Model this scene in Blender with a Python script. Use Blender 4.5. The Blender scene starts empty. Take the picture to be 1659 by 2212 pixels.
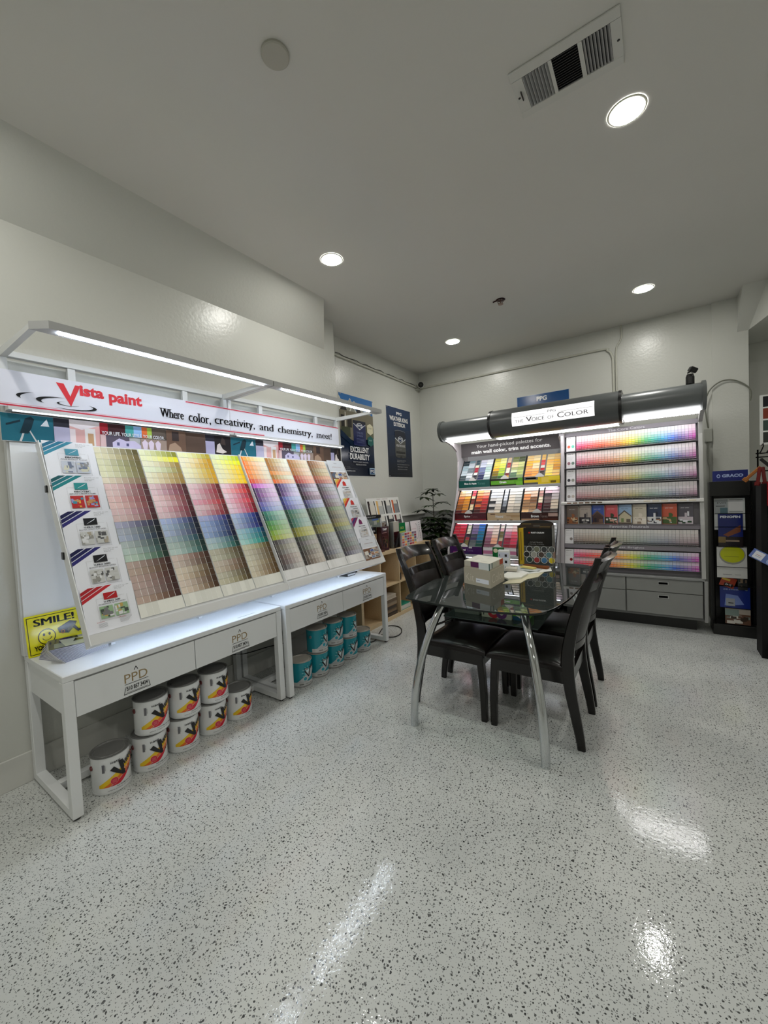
import bpy, math, random
from mathutils import Matrix, Vector
PI = math.pi
C = bpy.context.scene.collection
sc = bpy.context.scene
rnd = random.Random(7)

# ---------------------------------------------------------------- camera, exposure, world
cam = bpy.data.objects.new('camera', bpy.data.cameras.new('camera'))
C.objects.link(cam)
cam.data.sensor_fit = 'HORIZONTAL'; cam.data.sensor_width = 36.0
cam.data.lens = 36.0 * 861.0 / 1659.0
cam.data.clip_start = 0.05
cam.matrix_world = Matrix(((0.82545476, 0.01441845, 0.5642841, 0.0), (0.56264004, 0.05937648, -0.82456693, 0.0),
                           (-0.04539418, 0.99813153, 0.0409002, 1.40), (0, 0, 0, 1)))
sc.camera = cam
sc.view_settings.view_transform = 'Standard'; sc.view_settings.look = 'None'
sc.view_settings.gamma = 1.0; sc.view_settings.use_curve_mapping = False
sc.view_settings.exposure = -0.1
E_DOWN = 190.0      # ceiling downlights
E_LED = 80.0        # led bars of the colour display
E_CAN = 9.0        # diffuser under the canopy
E_SHELF = 7.0       # strips under the palette shelves
W = bpy.data.worlds.new('world'); sc.world = W; W.use_nodes = True
W.node_tree.nodes['Background'].inputs[0].default_value = (0.9, 0.95, 1.0, 1)
W.node_tree.nodes['Background'].inputs[1].default_value = 0.25

# ---------------------------------------------------------------- colours and materials
def L(v):
    v = v / 255.0
    return v / 12.92 if v <= 0.04045 else ((v + 0.055) / 1.055) ** 2.4
def c(r, g=None, b=None):
    if g is None: g = b = r
    return (L(r), L(g), L(b))
def mix(a, b, t): return tuple(a[i] + (b[i] - a[i]) * t for i in range(3))

def newmat(n):
    m = bpy.data.materials.new(n); m.use_nodes = True
    return m, m.node_tree.nodes, m.node_tree.links, m.node_tree.nodes['Principled BSDF']

def colmat(name, rough=0.5, metal=0.0, coat=0.0, bump=0.0, bscale=200.0, spec=0.5, rvar=0.05, dist=0.001):
    m, N, K, P = newmat(name)
    a = N.new('ShaderNodeAttribute'); a.attribute_name = 'Col'
    K.new(a.outputs['Color'], P.inputs['Base Color'])
    P.inputs['Metallic'].default_value = metal
    P.inputs['Specular IOR Level'].default_value = spec
    if coat:
        P.inputs['Coat Weight'].default_value = coat; P.inputs['Coat Roughness'].default_value = 0.08
    t = N.new('ShaderNodeTexCoord'); n = N.new('ShaderNodeTexNoise'); n.inputs['Scale'].default_value = bscale
    n.inputs['Detail'].default_value = 3
    K.new(t.outputs['Object'], n.inputs['Vector'])
    r = N.new('ShaderNodeMapRange'); r.inputs['To Min'].default_value = max(rough - rvar, 0.0); r.inputs['To Max'].default_value = rough + rvar
    K.new(n.outputs['Fac'], r.inputs['Value']); K.new(r.outputs['Result'], P.inputs['Roughness'])
    if bump:
        b = N.new('ShaderNodeBump'); b.inputs['Strength'].default_value = bump; b.inputs['Distance'].default_value = dist
        K.new(n.outputs['Fac'], b.inputs['Height']); K.new(b.outputs['Normal'], P.inputs['Normal'])
    return m

def emit(name, col, s):
    m, N, K, P = newmat(name)
    P.inputs['Base Color'].default_value = (0.8, 0.8, 0.8, 1)
    P.inputs['Emission Color'].default_value = (*col, 1); P.inputs['Emission Strength'].default_value = s
    return m

def glassmat(name, tint, rough=0.0, base=0.0):
    m, N, K, P = newmat(name); N.remove(P)
    o = [x for x in N if x.type == 'OUTPUT_MATERIAL'][0]
    t = N.new('ShaderNodeBsdfTransparent'); t.inputs[0].default_value = (*tint, 1)
    g = N.new('ShaderNodeBsdfGlossy'); g.inputs['Roughness'].default_value = rough
    f = N.new('ShaderNodeFresnel'); f.inputs['IOR'].default_value = 1.5
    x = N.new('ShaderNodeMixShader')
    K.new(f.outputs[0], x.inputs[0]); d = N.new('ShaderNodeBsdfDiffuse'); d.inputs[0].default_value = (0.42, 0.5, 0.46, 1)
    y = N.new('ShaderNodeMixShader'); y.inputs[0].default_value = base
    K.new(t.outputs[0], y.inputs[1]); K.new(d.outputs[0], y.inputs[2])
    K.new(y.outputs[0], x.inputs[1]); K.new(g.outputs[0], x.inputs[2]); K.new(x.outputs[0], o.inputs[0])
    return m

M = {
    'matte': colmat('matte_print', 0.65, spec=0.3),
    'paint': colmat('satin_paint', 0.38, bump=0.05, bscale=400),
    'plastic': colmat('plastic', 0.3),
    'gloss': colmat('gloss_label', 0.16, rvar=0.03),
    'lacquer': colmat('dark_lacquer', 0.22, coat=0.25, spec=0.35, bump=0.05, bscale=60),
    'leather': colmat('dark_leather', 0.3, bump=0.3, bscale=260, spec=0.33, dist=0.0006),
    'metal': colmat('brushed_metal', 0.32, metal=1.0),
    'chrome': colmat('chrome', 0.05, metal=1.0, rvar=0.02),
    'leaf': colmat('leaf', 0.4, bump=0.2, bscale=80),
    'led': emit('glow_strip', (0.76, 0.86, 1.0), E_LED),
    'down': emit('downlight_lens', (1.0, 0.985, 0.925), E_DOWN),
    'diffuser': emit('canopy_diffuser', (1.0, 0.98, 0.98), E_CAN),
    'sign': emit('lit_sign', (1.0, 1.0, 1.0), 0.95),
    'strip': emit('shelf_strip', (0.88, 0.93, 1.0), E_SHELF),
    'ledge_glint': emit('ledge_glint', (0.80, 0.88, 1.0), 3.0),  # emission standing in for light reflected off the ledge edge
    'under_led': emit('under_rack_led', (0.68, 0.80, 1.0), 24.0),
    'glass': glassmat('table_glass', (0.86, 0.93, 0.90), 0.0, 0.07),
    'acrylic': glassmat('clear_acrylic', (0.95, 0.96, 0.96), 0.05),
}

def woodmat():
    m, N, K, P = newmat('birch_wood')
    a = N.new('ShaderNodeAttribute'); a.attribute_name = 'Col'
    t = N.new('ShaderNodeTexCoord'); mp = N.new('ShaderNodeMapping'); mp.inputs['Scale'].default_value = (30, 1.5, 30)
    n = N.new('ShaderNodeTexNoise'); n.inputs['Scale'].default_value = 3; n.inputs['Detail'].default_value = 5; n.inputs['Distortion'].default_value = 0.6
    K.new(t.outputs['Object'], mp.inputs[0]); K.new(mp.outputs[0], n.inputs['Vector'])
    r = N.new('ShaderNodeValToRGB'); r.color_ramp.elements[0].color = (0.78, 0.72, 0.64, 1); r.color_ramp.elements[1].color = (1.05, 1.03, 1, 1)
    K.new(n.outputs['Fac'], r.inputs[0])
    x = N.new('ShaderNodeMix'); x.data_type = 'RGBA'; x.blend_type = 'MULTIPLY'; x.inputs[0].default_value = 1
    K.new(a.outputs['Color'], x.inputs[6]); K.new(r.outputs[0], x.inputs[7]); K.new(x.outputs[2], P.inputs['Base Color'])
    P.inputs['Roughness'].default_value = 0.45
    return m
M['wood'] = woodmat()

def wallmat(name, col, strength=0.25, scale=45, rough=0.42):
    m, N, K, P = newmat(name)
    t = N.new('ShaderNodeTexCoord')
    n = N.new('ShaderNodeTexNoise'); n.inputs['Scale'].default_value = scale; n.inputs['Detail'].default_value = 4
    n2 = N.new('ShaderNodeTexNoise'); n2.inputs['Scale'].default_value = 1.3
    K.new(t.outputs['Object'], n.inputs['Vector']); K.new(t.outputs['Object'], n2.inputs['Vector'])
    r = N.new('ShaderNodeValToRGB')
    r.color_ramp.elements[0].position = 0.3; r.color_ramp.elements[1].position = 0.7
    r.color_ramp.elements[0].color = (*[v * 0.97 for v in col], 1); r.color_ramp.elements[1].color = (*col, 1)
    K.new(n2.outputs['Fac'], r.inputs[0]); K.new(r.outputs[0], P.inputs['Base Color'])
    b = N.new('ShaderNodeBump'); b.inputs['Strength'].default_value = strength; b.inputs['Distance'].default_value = 0.004
    K.new(n.outputs['Fac'], b.inputs['Height']); K.new(b.outputs['Normal'], P.inputs['Normal'])
    P.inputs['Roughness'].default_value = rough
    return m
M['wall'] = wallmat('painted_wall', (0.63, 0.635, 0.59), 0.3, 45, 0.3)
M['wall2'] = wallmat('grey_wainscot', (0.33, 0.33, 0.31), 0.1)
M['ceiling'] = wallmat('painted_ceiling', (0.66, 0.65, 0.612), 0.12, 30, 0.6)
M['trim'] = wallmat('painted_trim', (0.66, 0.66, 0.62), 0.04, 30, 0.4)

def floormat():
    m, N, K, P = newmat('terrazzo_floor')
    t = N.new('ShaderNodeTexCoord')
    wn = N.new('ShaderNodeTexNoise'); wn.inputs['Scale'].default_value = 70; wn.inputs['Detail'].default_value = 2
    K.new(t.outputs['Object'], wn.inputs['Vector'])
    vm = N.new('ShaderNodeVectorMath'); vm.operation = 'MULTIPLY_ADD'; vm.inputs[1].default_value = (0.012, 0.012, 0.0)
    K.new(wn.outputs['Color'], vm.inputs[0]); K.new(t.outputs['Object'], vm.inputs[2])
    def math_(op, a, b=None):
        n = N.new('ShaderNodeMath'); n.operation = op
        for i, v in enumerate((a, b)):
            if v is None: continue
            if isinstance(v, (int, float)): n.inputs[i].default_value = v
            else: K.new(v, n.inputs[i])
        return n.outputs[0]
    def layer(scale, thr, keep):
        v = N.new('ShaderNodeTexVoronoi'); v.voronoi_dimensions = '2D'; v.inputs['Scale'].default_value = scale
        K.new(vm.outputs[0], v.inputs['Vector'])
        s = N.new('ShaderNodeSeparateColor'); K.new(v.outputs['Color'], s.inputs[0])
        size = math_('MULTIPLY', s.outputs[1], thr)
        size = math_('ADD', size, thr * 0.35)
        inside = math_('LESS_THAN', v.outputs['Distance'], size)
        k = math_('LESS_THAN', s.outputs[0], keep)
        dark = math_('ADD', math_('MULTIPLY', s.outputs[2], 0.2), 0.8)
        return math_('MULTIPLY', math_('MULTIPLY', inside, k), dark)
    a = layer(78, 0.19, 0.66); b = layer(150, 0.22, 0.55); d = layer(46, 0.13, 0.34)
    tot = math_('MAXIMUM', math_('MAXIMUM', a, math_('MULTIPLY', b, 0.75)), d)
    bn = N.new('ShaderNodeTexNoise'); bn.inputs['Scale'].default_value = 1.6; bn.inputs['Detail'].default_value = 4
    K.new(t.outputs['Object'], bn.inputs['Vector'])
    r = N.new('ShaderNodeValToRGB')
    r.color_ramp.elements[0].position = 0.35; r.color_ramp.elements[0].color = (0.52, 0.54, 0.525, 1)
    r.color_ramp.elements[1].position = 0.65; r.color_ramp.elements[1].color = (0.63, 0.645, 0.62, 1)
    K.new(bn.outputs['Fac'], r.inputs[0])
    x = N.new('ShaderNodeMix'); x.data_type = 'RGBA'
    K.new(tot, x.inputs[0]); K.new(r.outputs[0], x.inputs[6]); x.inputs[7].default_value = (0.012, 0.014, 0.013, 1)
    K.new(x.outputs[2], P.inputs['Base Color'])
    P.inputs['Roughness'].default_value = 0.35
    P.inputs['Specular IOR Level'].default_value = 0.3
    P.inputs['Coat Weight'].default_value = 1.0; P.inputs['Coat Roughness'].default_value = 0.02
    n = N.new('ShaderNodeTexNoise'); n.inputs['Scale'].default_value = 75; n.inputs['Detail'].default_value = 3
    K.new(t.outputs['Object'], n.inputs['Vector'])
    n3 = N.new('ShaderNodeTexNoise'); n3.inputs['Scale'].default_value = 5; n3.inputs['Detail'].default_value = 2
    K.new(t.outputs['Object'], n3.inputs['Vector'])
    h = math_('ADD', n.outputs['Fac'], math_('MULTIPLY', n3.outputs['Fac'], 2.0))
    bp = N.new('ShaderNodeBump'); bp.inputs['Strength'].default_value = 0.13; bp.inputs['Distance'].default_value = 0.003
    K.new(h, bp.inputs['Height']); K.new(bp.outputs['Normal'], P.inputs['Coat Normal'])
    return m
M['floor'] = floormat()

# ---------------------------------------------------------------- mesh building
PM = {}
_txt = {}
def textmesh(s, bold=0.0):
    k = (s, bold)
    if k in _txt: return _txt[k]
    cu = bpy.data.curves.new('t', 'FONT'); cu.body = s; cu.resolution_u = 3; cu.offset = bold; cu.fill_mode = 'BOTH'
    o = bpy.data.objects.new('t', cu); C.objects.link(o)
    dg = bpy.context.evaluated_depsgraph_get()
    me = bpy.data.meshes.new_from_object(o.evaluated_get(dg))
    vs = [(v.co.x, v.co.y) for v in me.vertices]; fs = [tuple(p.vertices) for p in me.polygons]
    out = []
    for f in fs:
        ar = sum(vs[f[i]][0] * vs[f[(i + 1) % len(f)]][1] - vs[f[(i + 1) % len(f)]][0] * vs[f[i]][1] for i in range(len(f)))
        out.append(f if ar > 0 else f[::-1])
    x0 = min(v[0] for v in vs); x1 = max(v[0] for v in vs); y0 = min(v[1] for v in vs); y1 = max(v[1] for v in vs)
    cnt = {}
    for f in fs:
        for i in range(len(f)):
            e = (min(f[i], f[(i + 1) % len(f)]), max(f[i], f[(i + 1) % len(f)])); cnt[e] = cnt.get(e, 0) + 1
    ser = []
    for (a, b), k in cnt.items():
        if k == 1 and abs(vs[a][1] - vs[b][1]) < .004:
            l = abs(vs[a][0] - vs[b][0]); y = vs[a][1]
            if .03 < l < .16 and (abs(y) < .02 or .42 < y < .60 or y > .64):
                ser.append(((min(vs[a][0], vs[b][0]) - x0) / (x1 - x0), (max(vs[a][0], vs[b][0]) - x0) / (x1 - x0), (y - y0) / (y1 - y0), 1 if abs(y) < .02 else -1))
    res = ([((x - x0) / (x1 - x0), (y - y0) / (y1 - y0)) for x, y in vs], out, ser)
    bpy.data.objects.remove(o); bpy.data.meshes.remove(me); bpy.data.curves.remove(cu)
    _txt[k] = res
    return res

class Sheet:
    """flat print on a face: origin O, full extents U (right) and V (up); N = U x V"""
    def __init__(s, mb, O, U, V, mat='matte', step=0.0003, fn=None):
        s.mb = mb; s.O = Vector(O); s.U = Vector(U); s.V = Vector(V); s.N = s.U.cross(s.V).normalized()
        s.k = 1; s.step = step; s.mat = mat; s.fn = fn
    def P(s, u, v, k=None):
        d = s.step * (s.k if k is None else k)
        if s.fn: return s.fn(u, v, d)
        return s.O + s.U * u + s.V * v + s.N * d
    strip = 0.006
    def emit(s, pts, col):
        if not s.fn:
            s.mb.face([s.P(u, v) for u, v in pts], col, s.mat); return
        a0 = min(p[0] for p in pts); a1 = max(p[0] for p in pts)
        n = max(1, int(math.ceil((a1 - a0) / s.strip)))
        def cut(poly, x, keep):
            out = []
            for i in range(len(poly)):
                p, q = poly[i], poly[(i + 1) % len(poly)]
                ip = (p[0] - x) * keep >= 0; iq = (q[0] - x) * keep >= 0
                if ip: out.append(p)
                if ip != iq:
                    t = (x - p[0]) / (q[0] - p[0]); out.append((x, p[1] + (q[1] - p[1]) * t))
            return out
        for i in range(n):
            q = pts
            if i > 0: q = cut(q, a0 + (a1 - a0) * i / n, 1)
            if i < n - 1 and len(q) > 2: q = cut(q, a0 + (a1 - a0) * (i + 1) / n, -1)
            if len(q) > 2: s.mb.face([s.P(u, v) for u, v in q], col, s.mat)
    def poly(s, pts, col):
        s.emit(pts, col); s.k += 1
    def rect(s, u0, v0, u1, v1, col, n=1, keep=False):
        if s.fn: n = max(1, int(math.ceil((u1 - u0) / s.strip)))
        for i in range(n):
            a = u0 + (u1 - u0) * i / n; b = u0 + (u1 - u0) * (i + 1) / n
            s.mb.face([s.P(a, v0), s.P(b, v0), s.P(b, v1), s.P(a, v1)], col, s.mat)
        if not keep: s.k += 1
    def band(s, u0, u1, lo, hi, col, n=12):
        for i in range(n):
            a = u0 + (u1 - u0) * i / n; b = u0 + (u1 - u0) * (i + 1) / n
            s.mb.face([s.P(a, lo(a)), s.P(b, lo(b)), s.P(b, hi(b)), s.P(a, hi(a))], col, s.mat)
        s.k += 1
    def disc(s, u, v, ru, rv, col, n=20):
        s.poly([(u + ru * math.cos(2 * PI * i / n), v + rv * math.sin(2 * PI * i / n)) for i in range(n)], col)
    def text(s, t, u, v, w, h, col, bold=0.0, ser=0.0, rot=0.0, asp=1.0, slant=0.0, slab=0.0):
        vs, fs, sr = textmesh(t, bold)
        ca, sa = math.cos(rot), math.sin(rot)
        for dx in ([0.0] if not ser else [-ser, -ser / 3, ser / 3, ser]):
            pts = []
            for x, y in vs:
                X = x * w + dx + slant * y * h; Y = y * h
                pts.append((u + (X * ca - Y * sa * asp), v + (X * sa / asp + Y * ca)))
            if s.fn:
                for f in fs: s.emit([pts[i] for i in f], col)
            else: s.mb.faces([s.P(*p) for p in pts], fs, col, s.mat)
        if slab:
            for a, b, y, d in sr:
                s.mb.face([s.P(u + a * w - slab, v + y * h), s.P(u + b * w + slab, v + y * h), s.P(u + b * w + slab, v + y * h + d * slab * .45), s.P(u + a * w - slab, v + y * h + d * slab * .45)][::d], col, s.mat)
        s.k += 1
    def photo(s, u0, v0, u1, v1, pal, n=14, seed=1, base=None):
        r = random.Random(seed)
        s.rect(u0, v0, u1, v1, base or pal[0])
        for i in range(n):
            w = (u1 - u0) * r.uniform(0.12, 0.4); h = (v1 - v0) * r.uniform(0.1, 0.35)
            a = r.uniform(u0, u1 - w); b = r.uniform(v0, v1 - h)
            s.mb.face([s.P(a, b), s.P(a + w, b), s.P(a + w, b + h), s.P(a, b + h)], r.choice(pal), s.mat); s.k += 0.15
        s.k = math.ceil(s.k) + 1
    def arc(s, cu, cv, ru, rv, a0, a1, t0, t1, col, n=24):
        for i in range(n):
            q = []
            for j in (i, i + 1):
                a = a0 + (a1 - a0) * j / n; t = t0 + (t1 - t0) * math.sin(PI * j / n)
                q.append((cu + (ru + t) * math.cos(a), cv + (rv + t * rv / ru) * math.sin(a)))
                q.append((cu + (ru - t) * math.cos(a), cv + (rv - t * rv / ru) * math.sin(a)))
            p = [q[0], q[1], q[3], q[2]]
            s.mb.face([s.P(*x) for x in p], col, s.mat)
        s.k += 1

class MB:
    def __init__(s, col=(0.6, 0.6, 0.6), mat='paint', T=None):
        s.v = []; s.f = []; s.fc = []; s.fm = []; s.sm = []; s.col = col; s.mat = mat; s.T = T
    def face(s, pts, col=None, mat=None, smooth=False):
        s.faces(pts, [tuple(range(len(pts)))], col, mat, smooth)
    def faces(s, pts, fs, col=None, mat=None, smooth=False):
        n = len(s.v)
        for p in pts:
            p = Vector(p); s.v.append(s.T @ p if s.T else p)
        for f in fs:
            s.f.append(tuple(n + i for i in f)); s.fc.append(col or s.col); s.fm.append(mat or s.mat); s.sm.append(smooth)
        return s
    def box(s, x0, x1, y0, y1, z0, z1, col=None, mat=None, b=0.0):
        if x0 > x1: x0, x1 = x1, x0
        if y0 > y1: y0, y1 = y1, y0
        if z0 > z1: z0, z1 = z1, z0
        if b <= 0:
            P = [(x0, y0, z0), (x1, y0, z0), (x1, y1, z0), (x0, y1, z0), (x0, y0, z1), (x1, y0, z1), (x1, y1, z1), (x0, y1, z1)]
            return s.faces(P, [(0, 3, 2, 1), (4, 5, 6, 7), (0, 1, 5, 4), (1, 2, 6, 5), (2, 3, 7, 6), (3, 0, 4, 7)], col, mat)
        b = min(b, (x1 - x0) * 0.45, (y1 - y0) * 0.45, (z1 - z0) * 0.45)
        # chamfered box: 24 corner points
        pts = []; idx = {}
        X = (x0, x1); Y = (y0, y1); Z = (z0, z1)
        for i in (0, 1):
            for j in (0, 1):
                for k in (0, 1):
                    sx = 1 - 2 * i; sy = 1 - 2 * j; sz = 1 - 2 * k
                    for ax, p in enumerate(((X[i], Y[j] + sy * b, Z[k] + sz * b), (X[i] + sx * b, Y[j], Z[k] + sz * b), (X[i] + sx * b, Y[j] + sy * b, Z[k]))):
                        idx[(i, j, k, ax)] = len(pts); pts.append(p)
        F = []
        for i in (0, 1):
            q = [idx[(i, 0, 0, 0)], idx[(i, 1, 0, 0)], idx[(i, 1, 1, 0)], idx[(i, 0, 1, 0)]]; F.append(q if i else q[::-1])
            q = [idx[(0, i, 0, 1)], idx[(1, i, 0, 1)], idx[(1, i, 1, 1)], idx[(0, i, 1, 1)]]; F.append(q[::-1] if i else q)
            q = [idx[(0, 0, i, 2)], idx[(1, 0, i, 2)], idx[(1, 1, i, 2)], idx[(0, 1, i, 2)]]; F.append(q if i else q[::-1])
        cx, cy, cz = (x0 + x1) / 2, (y0 + y1) / 2, (z0 + z1) / 2
        E = []
        for a in (0, 1):
            for d in (0, 1):
                E.append([idx[(a, d, 0, 0)], idx[(a, d, 1, 0)], idx[(a, d, 1, 1)], idx[(a, d, 0, 1)]])
                E.append([idx[(a, 0, d, 0)], idx[(a, 1, d, 0)], idx[(a, 1, d, 2)], idx[(a, 0, d, 2)]])
                E.append([idx[(0, a, d, 1)], idx[(1, a, d, 1)], idx[(1, a, d, 2)], idx[(0, a, d, 2)]])
        for i in (0, 1):
            for j in (0, 1):
                for k in (0, 1): E.append([idx[(i, j, k, 0)], idx[(i, j, k, 1)], idx[(i, j, k, 2)]])
        cc = Vector((cx, cy, cz))
        for q in E:
            p = [Vector(pts[t]) for t in q]; n = (p[1] - p[0]).cross(p[2] - p[0]); m = sum(p, Vector()) / len(p) - cc
            F.append(q if n.dot(m) > 0 else q[::-1])
        return s.faces(pts, [tuple(q) for q in F], col, mat)
    def prism(s, poly, d, col=None, mat=None, smooth=False):
        """poly: closed ring of 3d points, d: extrusion vector"""
        P = [Vector(p) for p in poly]; d = Vector(d); n = len(P)
        nn = Vector()
        for i in range(n): nn += (P[i] - P[0]).cross(P[(i + 1) % n] - P[0])
        if nn.dot(d) > 0: P = P[::-1]
        Q = [p + d for p in P]
        s.faces(P, [tuple(range(n))], col, mat); s.faces(Q, [tuple(range(n - 1, -1, -1))], col, mat)
        s.faces(P + Q, [(i, n + i, n + (i + 1) % n, (i + 1) % n) for i in range(n)], col, mat, smooth)
        return s
    def tube(s, path, r, n=10, col=None, mat=None, caps=True):
        P = [Vector(p) for p in path]
        R = r if isinstance(r, (list, tuple)) else [r] * len(P)
        up = None; rings = []
        for i, p in enumerate(P):
            t = (P[min(i + 1, len(P) - 1)] - P[max(i - 1, 0)]).normalized()
            if up is None:
                up = Vector((0, 0, 1)) if abs(t.z) < 0.9 else Vector((1, 0, 0))
            a = t.cross(up).normalized(); b = a.cross(t).normalized(); up = b
            rings.append([p + (a * math.cos(2 * PI * k / n) + b * math.sin(2 * PI * k / n)) * R[i] for k in range(n)])
        v = [q for g in rings for q in g]
        F = [(i * n + k, (i + 1) * n + k, (i + 1) * n + (k + 1) % n, i * n + (k + 1) % n) for i in range(len(P) - 1) for k in range(n)]
        F = [f[::-1] for f in F]
        s.faces(v, F, col, mat, True)
        if caps:
            s.faces(rings[0], [tuple(range(n))], col, mat); s.faces(rings[-1], [tuple(range(n - 1, -1, -1))], col, mat)
        return s
    def lathe(s, prof, o=(0, 0, 0), n=32, col=None, mat=None, smooth=True, cols=None, caps=True):
        ox, oy, oz = o
        for i in range(len(prof) - 1):
            (r0, z0), (r1, z1) = prof[i], prof[i + 1]
            v = []
            for k in range(n):
                a = 2 * PI * k / n
                v.append((ox + r0 * math.cos(a), oy + r0 * math.sin(a), oz + z0))
            for k in range(n):
                a = 2 * PI * k / n
                v.append((ox + r1 * math.cos(a), oy + r1 * math.sin(a), oz + z1))
            s.faces(v, [(k, (k + 1) % n, n + (k + 1) % n, n + k) for k in range(n)], (cols[i] if cols else col), mat, smooth)
        return s
    def sheet(s, O, U, V, mat='matte', step=0.0003, fn=None): return Sheet(s, O, U, V, mat, step, fn)
    def build(s, name, parent=None, world=True, label=None):
        me = bpy.data.meshes.new(name)
        off = Matrix.Identity(4)
        o = bpy.data.objects.new(name, me)
        if parent is not None:
            o.parent = parent
            W_ = PM[parent.name]
            if world: off = W_.inverted()
            PM[o.name] = W_.copy()
            vs = [off @ v for v in s.v]
        else:
            if world:
                lo = [min(v[i] for v in s.v) for i in range(3)]; hi = [max(v[i] for v in s.v) for i in range(3)]
                base = Vector(((lo[0] + hi[0]) / 2, (lo[1] + hi[1]) / 2, lo[2]))
                o.location = base; vs = [v - base for v in s.v]; PM[o.name] = Matrix.Translation(base)
            else:
                vs = s.v; PM[o.name] = Matrix.Identity(4)
        me.from_pydata([tuple(v) for v in vs], [], s.f)
        names = sorted(set(s.fm)); 
        for n in names: me.materials.append(M[n])
        ix = {n: i for i, n in enumerate(names)}
        me.polygons.foreach_set('material_index', [ix[m] for m in s.fm])
        me.polygons.foreach_set('use_smooth', s.sm)
        at = me.attributes.new('Col', 'FLOAT_COLOR', 'CORNER')
        buf = []
        for f, col in zip(s.f, s.fc): buf += [col[0], col[1], col[2], 1.0] * len(f)
        at.data.foreach_set('color', buf)
        me.update()
        C.objects.link(o)
        if label: o['label'] = label
        return o

def smooth(P, k=6):
    P = [Vector(p) for p in P]; out = []
    for i in range(len(P) - 1):
        a, b, d, e = P[max(i - 1, 0)], P[i], P[i + 1], P[min(i + 2, len(P) - 1)]
        for q in range(k):
            u = q / k; out.append(.5 * (2 * b + (d - a) * u + (2 * a - 5 * b + 4 * d - e) * u * u + (3 * b - a - 3 * d + e) * u ** 3))
    return out + [P[-1]]
def thing(name, label, cat, loc=(0, 0, 0), rz=0.0, group=None, M4=None):
    o = bpy.data.objects.new(name, None); C.objects.link(o); o.empty_display_size = 0.05
    if M4 is not None: o.matrix_world = M4; PM[o.name] = M4.copy()
    else:
        o.location = loc; o.rotation_euler = (0, 0, rz); PM[o.name] = Matrix.Translation(loc) @ Matrix.Rotation(rz, 4, 'Z')
    o['label'] = label; o['category'] = cat
    if group: o['group'] = group
    return o
def tag(o, label, cat, group=None, kind=None):
    o['label'] = label; o['category'] = cat
    if group: o['group'] = group
    if kind: o['kind'] = kind
    return o
def struct(o, label=None):
    o['kind'] = 'structure'
    if label: o['label'] = label
    return o
def dup(root, loc, rz, label, group=None):
    r = root.copy(); C.objects.link(r); r.location = loc; r.rotation_euler = (0, 0, rz); r['label'] = label
    if group: r['group'] = group
    PM[r.name] = Matrix.Translation(loc) @ Matrix.Rotation(rz, 4, 'Z')
    for ch in list(root.children):
        k = ch.copy(); C.objects.link(k); k.parent = r
        for g in list(ch.children):
            q = g.copy(); C.objects.link(q); q.parent = k
    return r
ORD = ['first', 'second', 'third', 'fourth', 'fifth', 'sixth', 'seventh', 'eighth', 'ninth', 'tenth', 'eleventh', 'twelfth', 'thirteenth', 'fourteenth', 'fifteenth', 'sixteenth', 'seventeenth', 'eighteenth', 'nineteenth', 'twentieth']
def ordw(i):
    if i < 20: return ORD[i]
    t = {20: 'twentieth', 30: 'thirtieth'}.get(i + 1)
    if t: return t
    return {2: 'twenty-', 3: 'thirty-'}[(i + 1) // 10] + ORD[(i + 1) % 10 - 1]

WHITE = c(232, 232, 232); BLACK = c(12, 12, 13); DK = c(38, 38, 40)
# ================================================================ ROOM
H = 3.2
XL, XR, YF, YB = -2.72, 3.6, -3.4, 5.36
W2X = -2.93
m = MB(mat='floor'); m.box(W2X - .1, XR + .1, YF - .1, 6.1, -0.1, 0.0); struct(m.build('floor'))
m = MB(mat='ceiling'); m.box(W2X - .1, XR + .1, YF - .1, 6.1, H, H + .1); struct(m.build('ceiling'))
m = MB(mat='wall'); m.box(XL - .3, XL, YF - .1, 3.2, 0, H); struct(m.build('wall_left'))
m = MB(mat='wall'); m.box(W2X - .09, W2X, 3.2, YB + .1, 0, H); struct(m.build('wall_left_recess'))
m = MB(mat='wall'); m.box(W2X - .1, 0.49, YB, YB + .1, 0, H); struct(m.build('wall_back'))
m = MB(mat='wall'); m.box(0.49, 0.77, YB - .02, 6.0, 0, H); struct(m.build('wall_pillar'), 'plain square pillar beside the right end of the colour display')
m = MB(mat='wall'); m.box(0.77, XR + .1, 5.9, 6.0, 0, H); struct(m.build('wall_back_recess'))
m = MB(mat='wall'); m.box(XR, XR + .1, YF - .1, 6.0, 0, H); struct(m.build('wall_right'))
m = MB(mat='wall'); m.box(XL - .3, XR + .1, YF - .1, YF, 0, H); struct(m.build('wall_front'))
# sloping soffit over the left wall
m = MB(mat='wall')
A = [(-2.72, YF, 2.885), (-2.45, YF, H), (-2.72, YF, H)]; B = [(-2.721, 3.045, 2.885), (-2.45, 2.775, H), (-2.721, 3.045, H)]
m.faces(A + B, [(0, 1, 4, 3), (0, 2, 1), (3, 4, 5), (1, 2, 5, 4), (0, 3, 5, 2)])
struct(m.build('trim_1'), 'sloping soffit where the left wall meets the ceiling')
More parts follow.
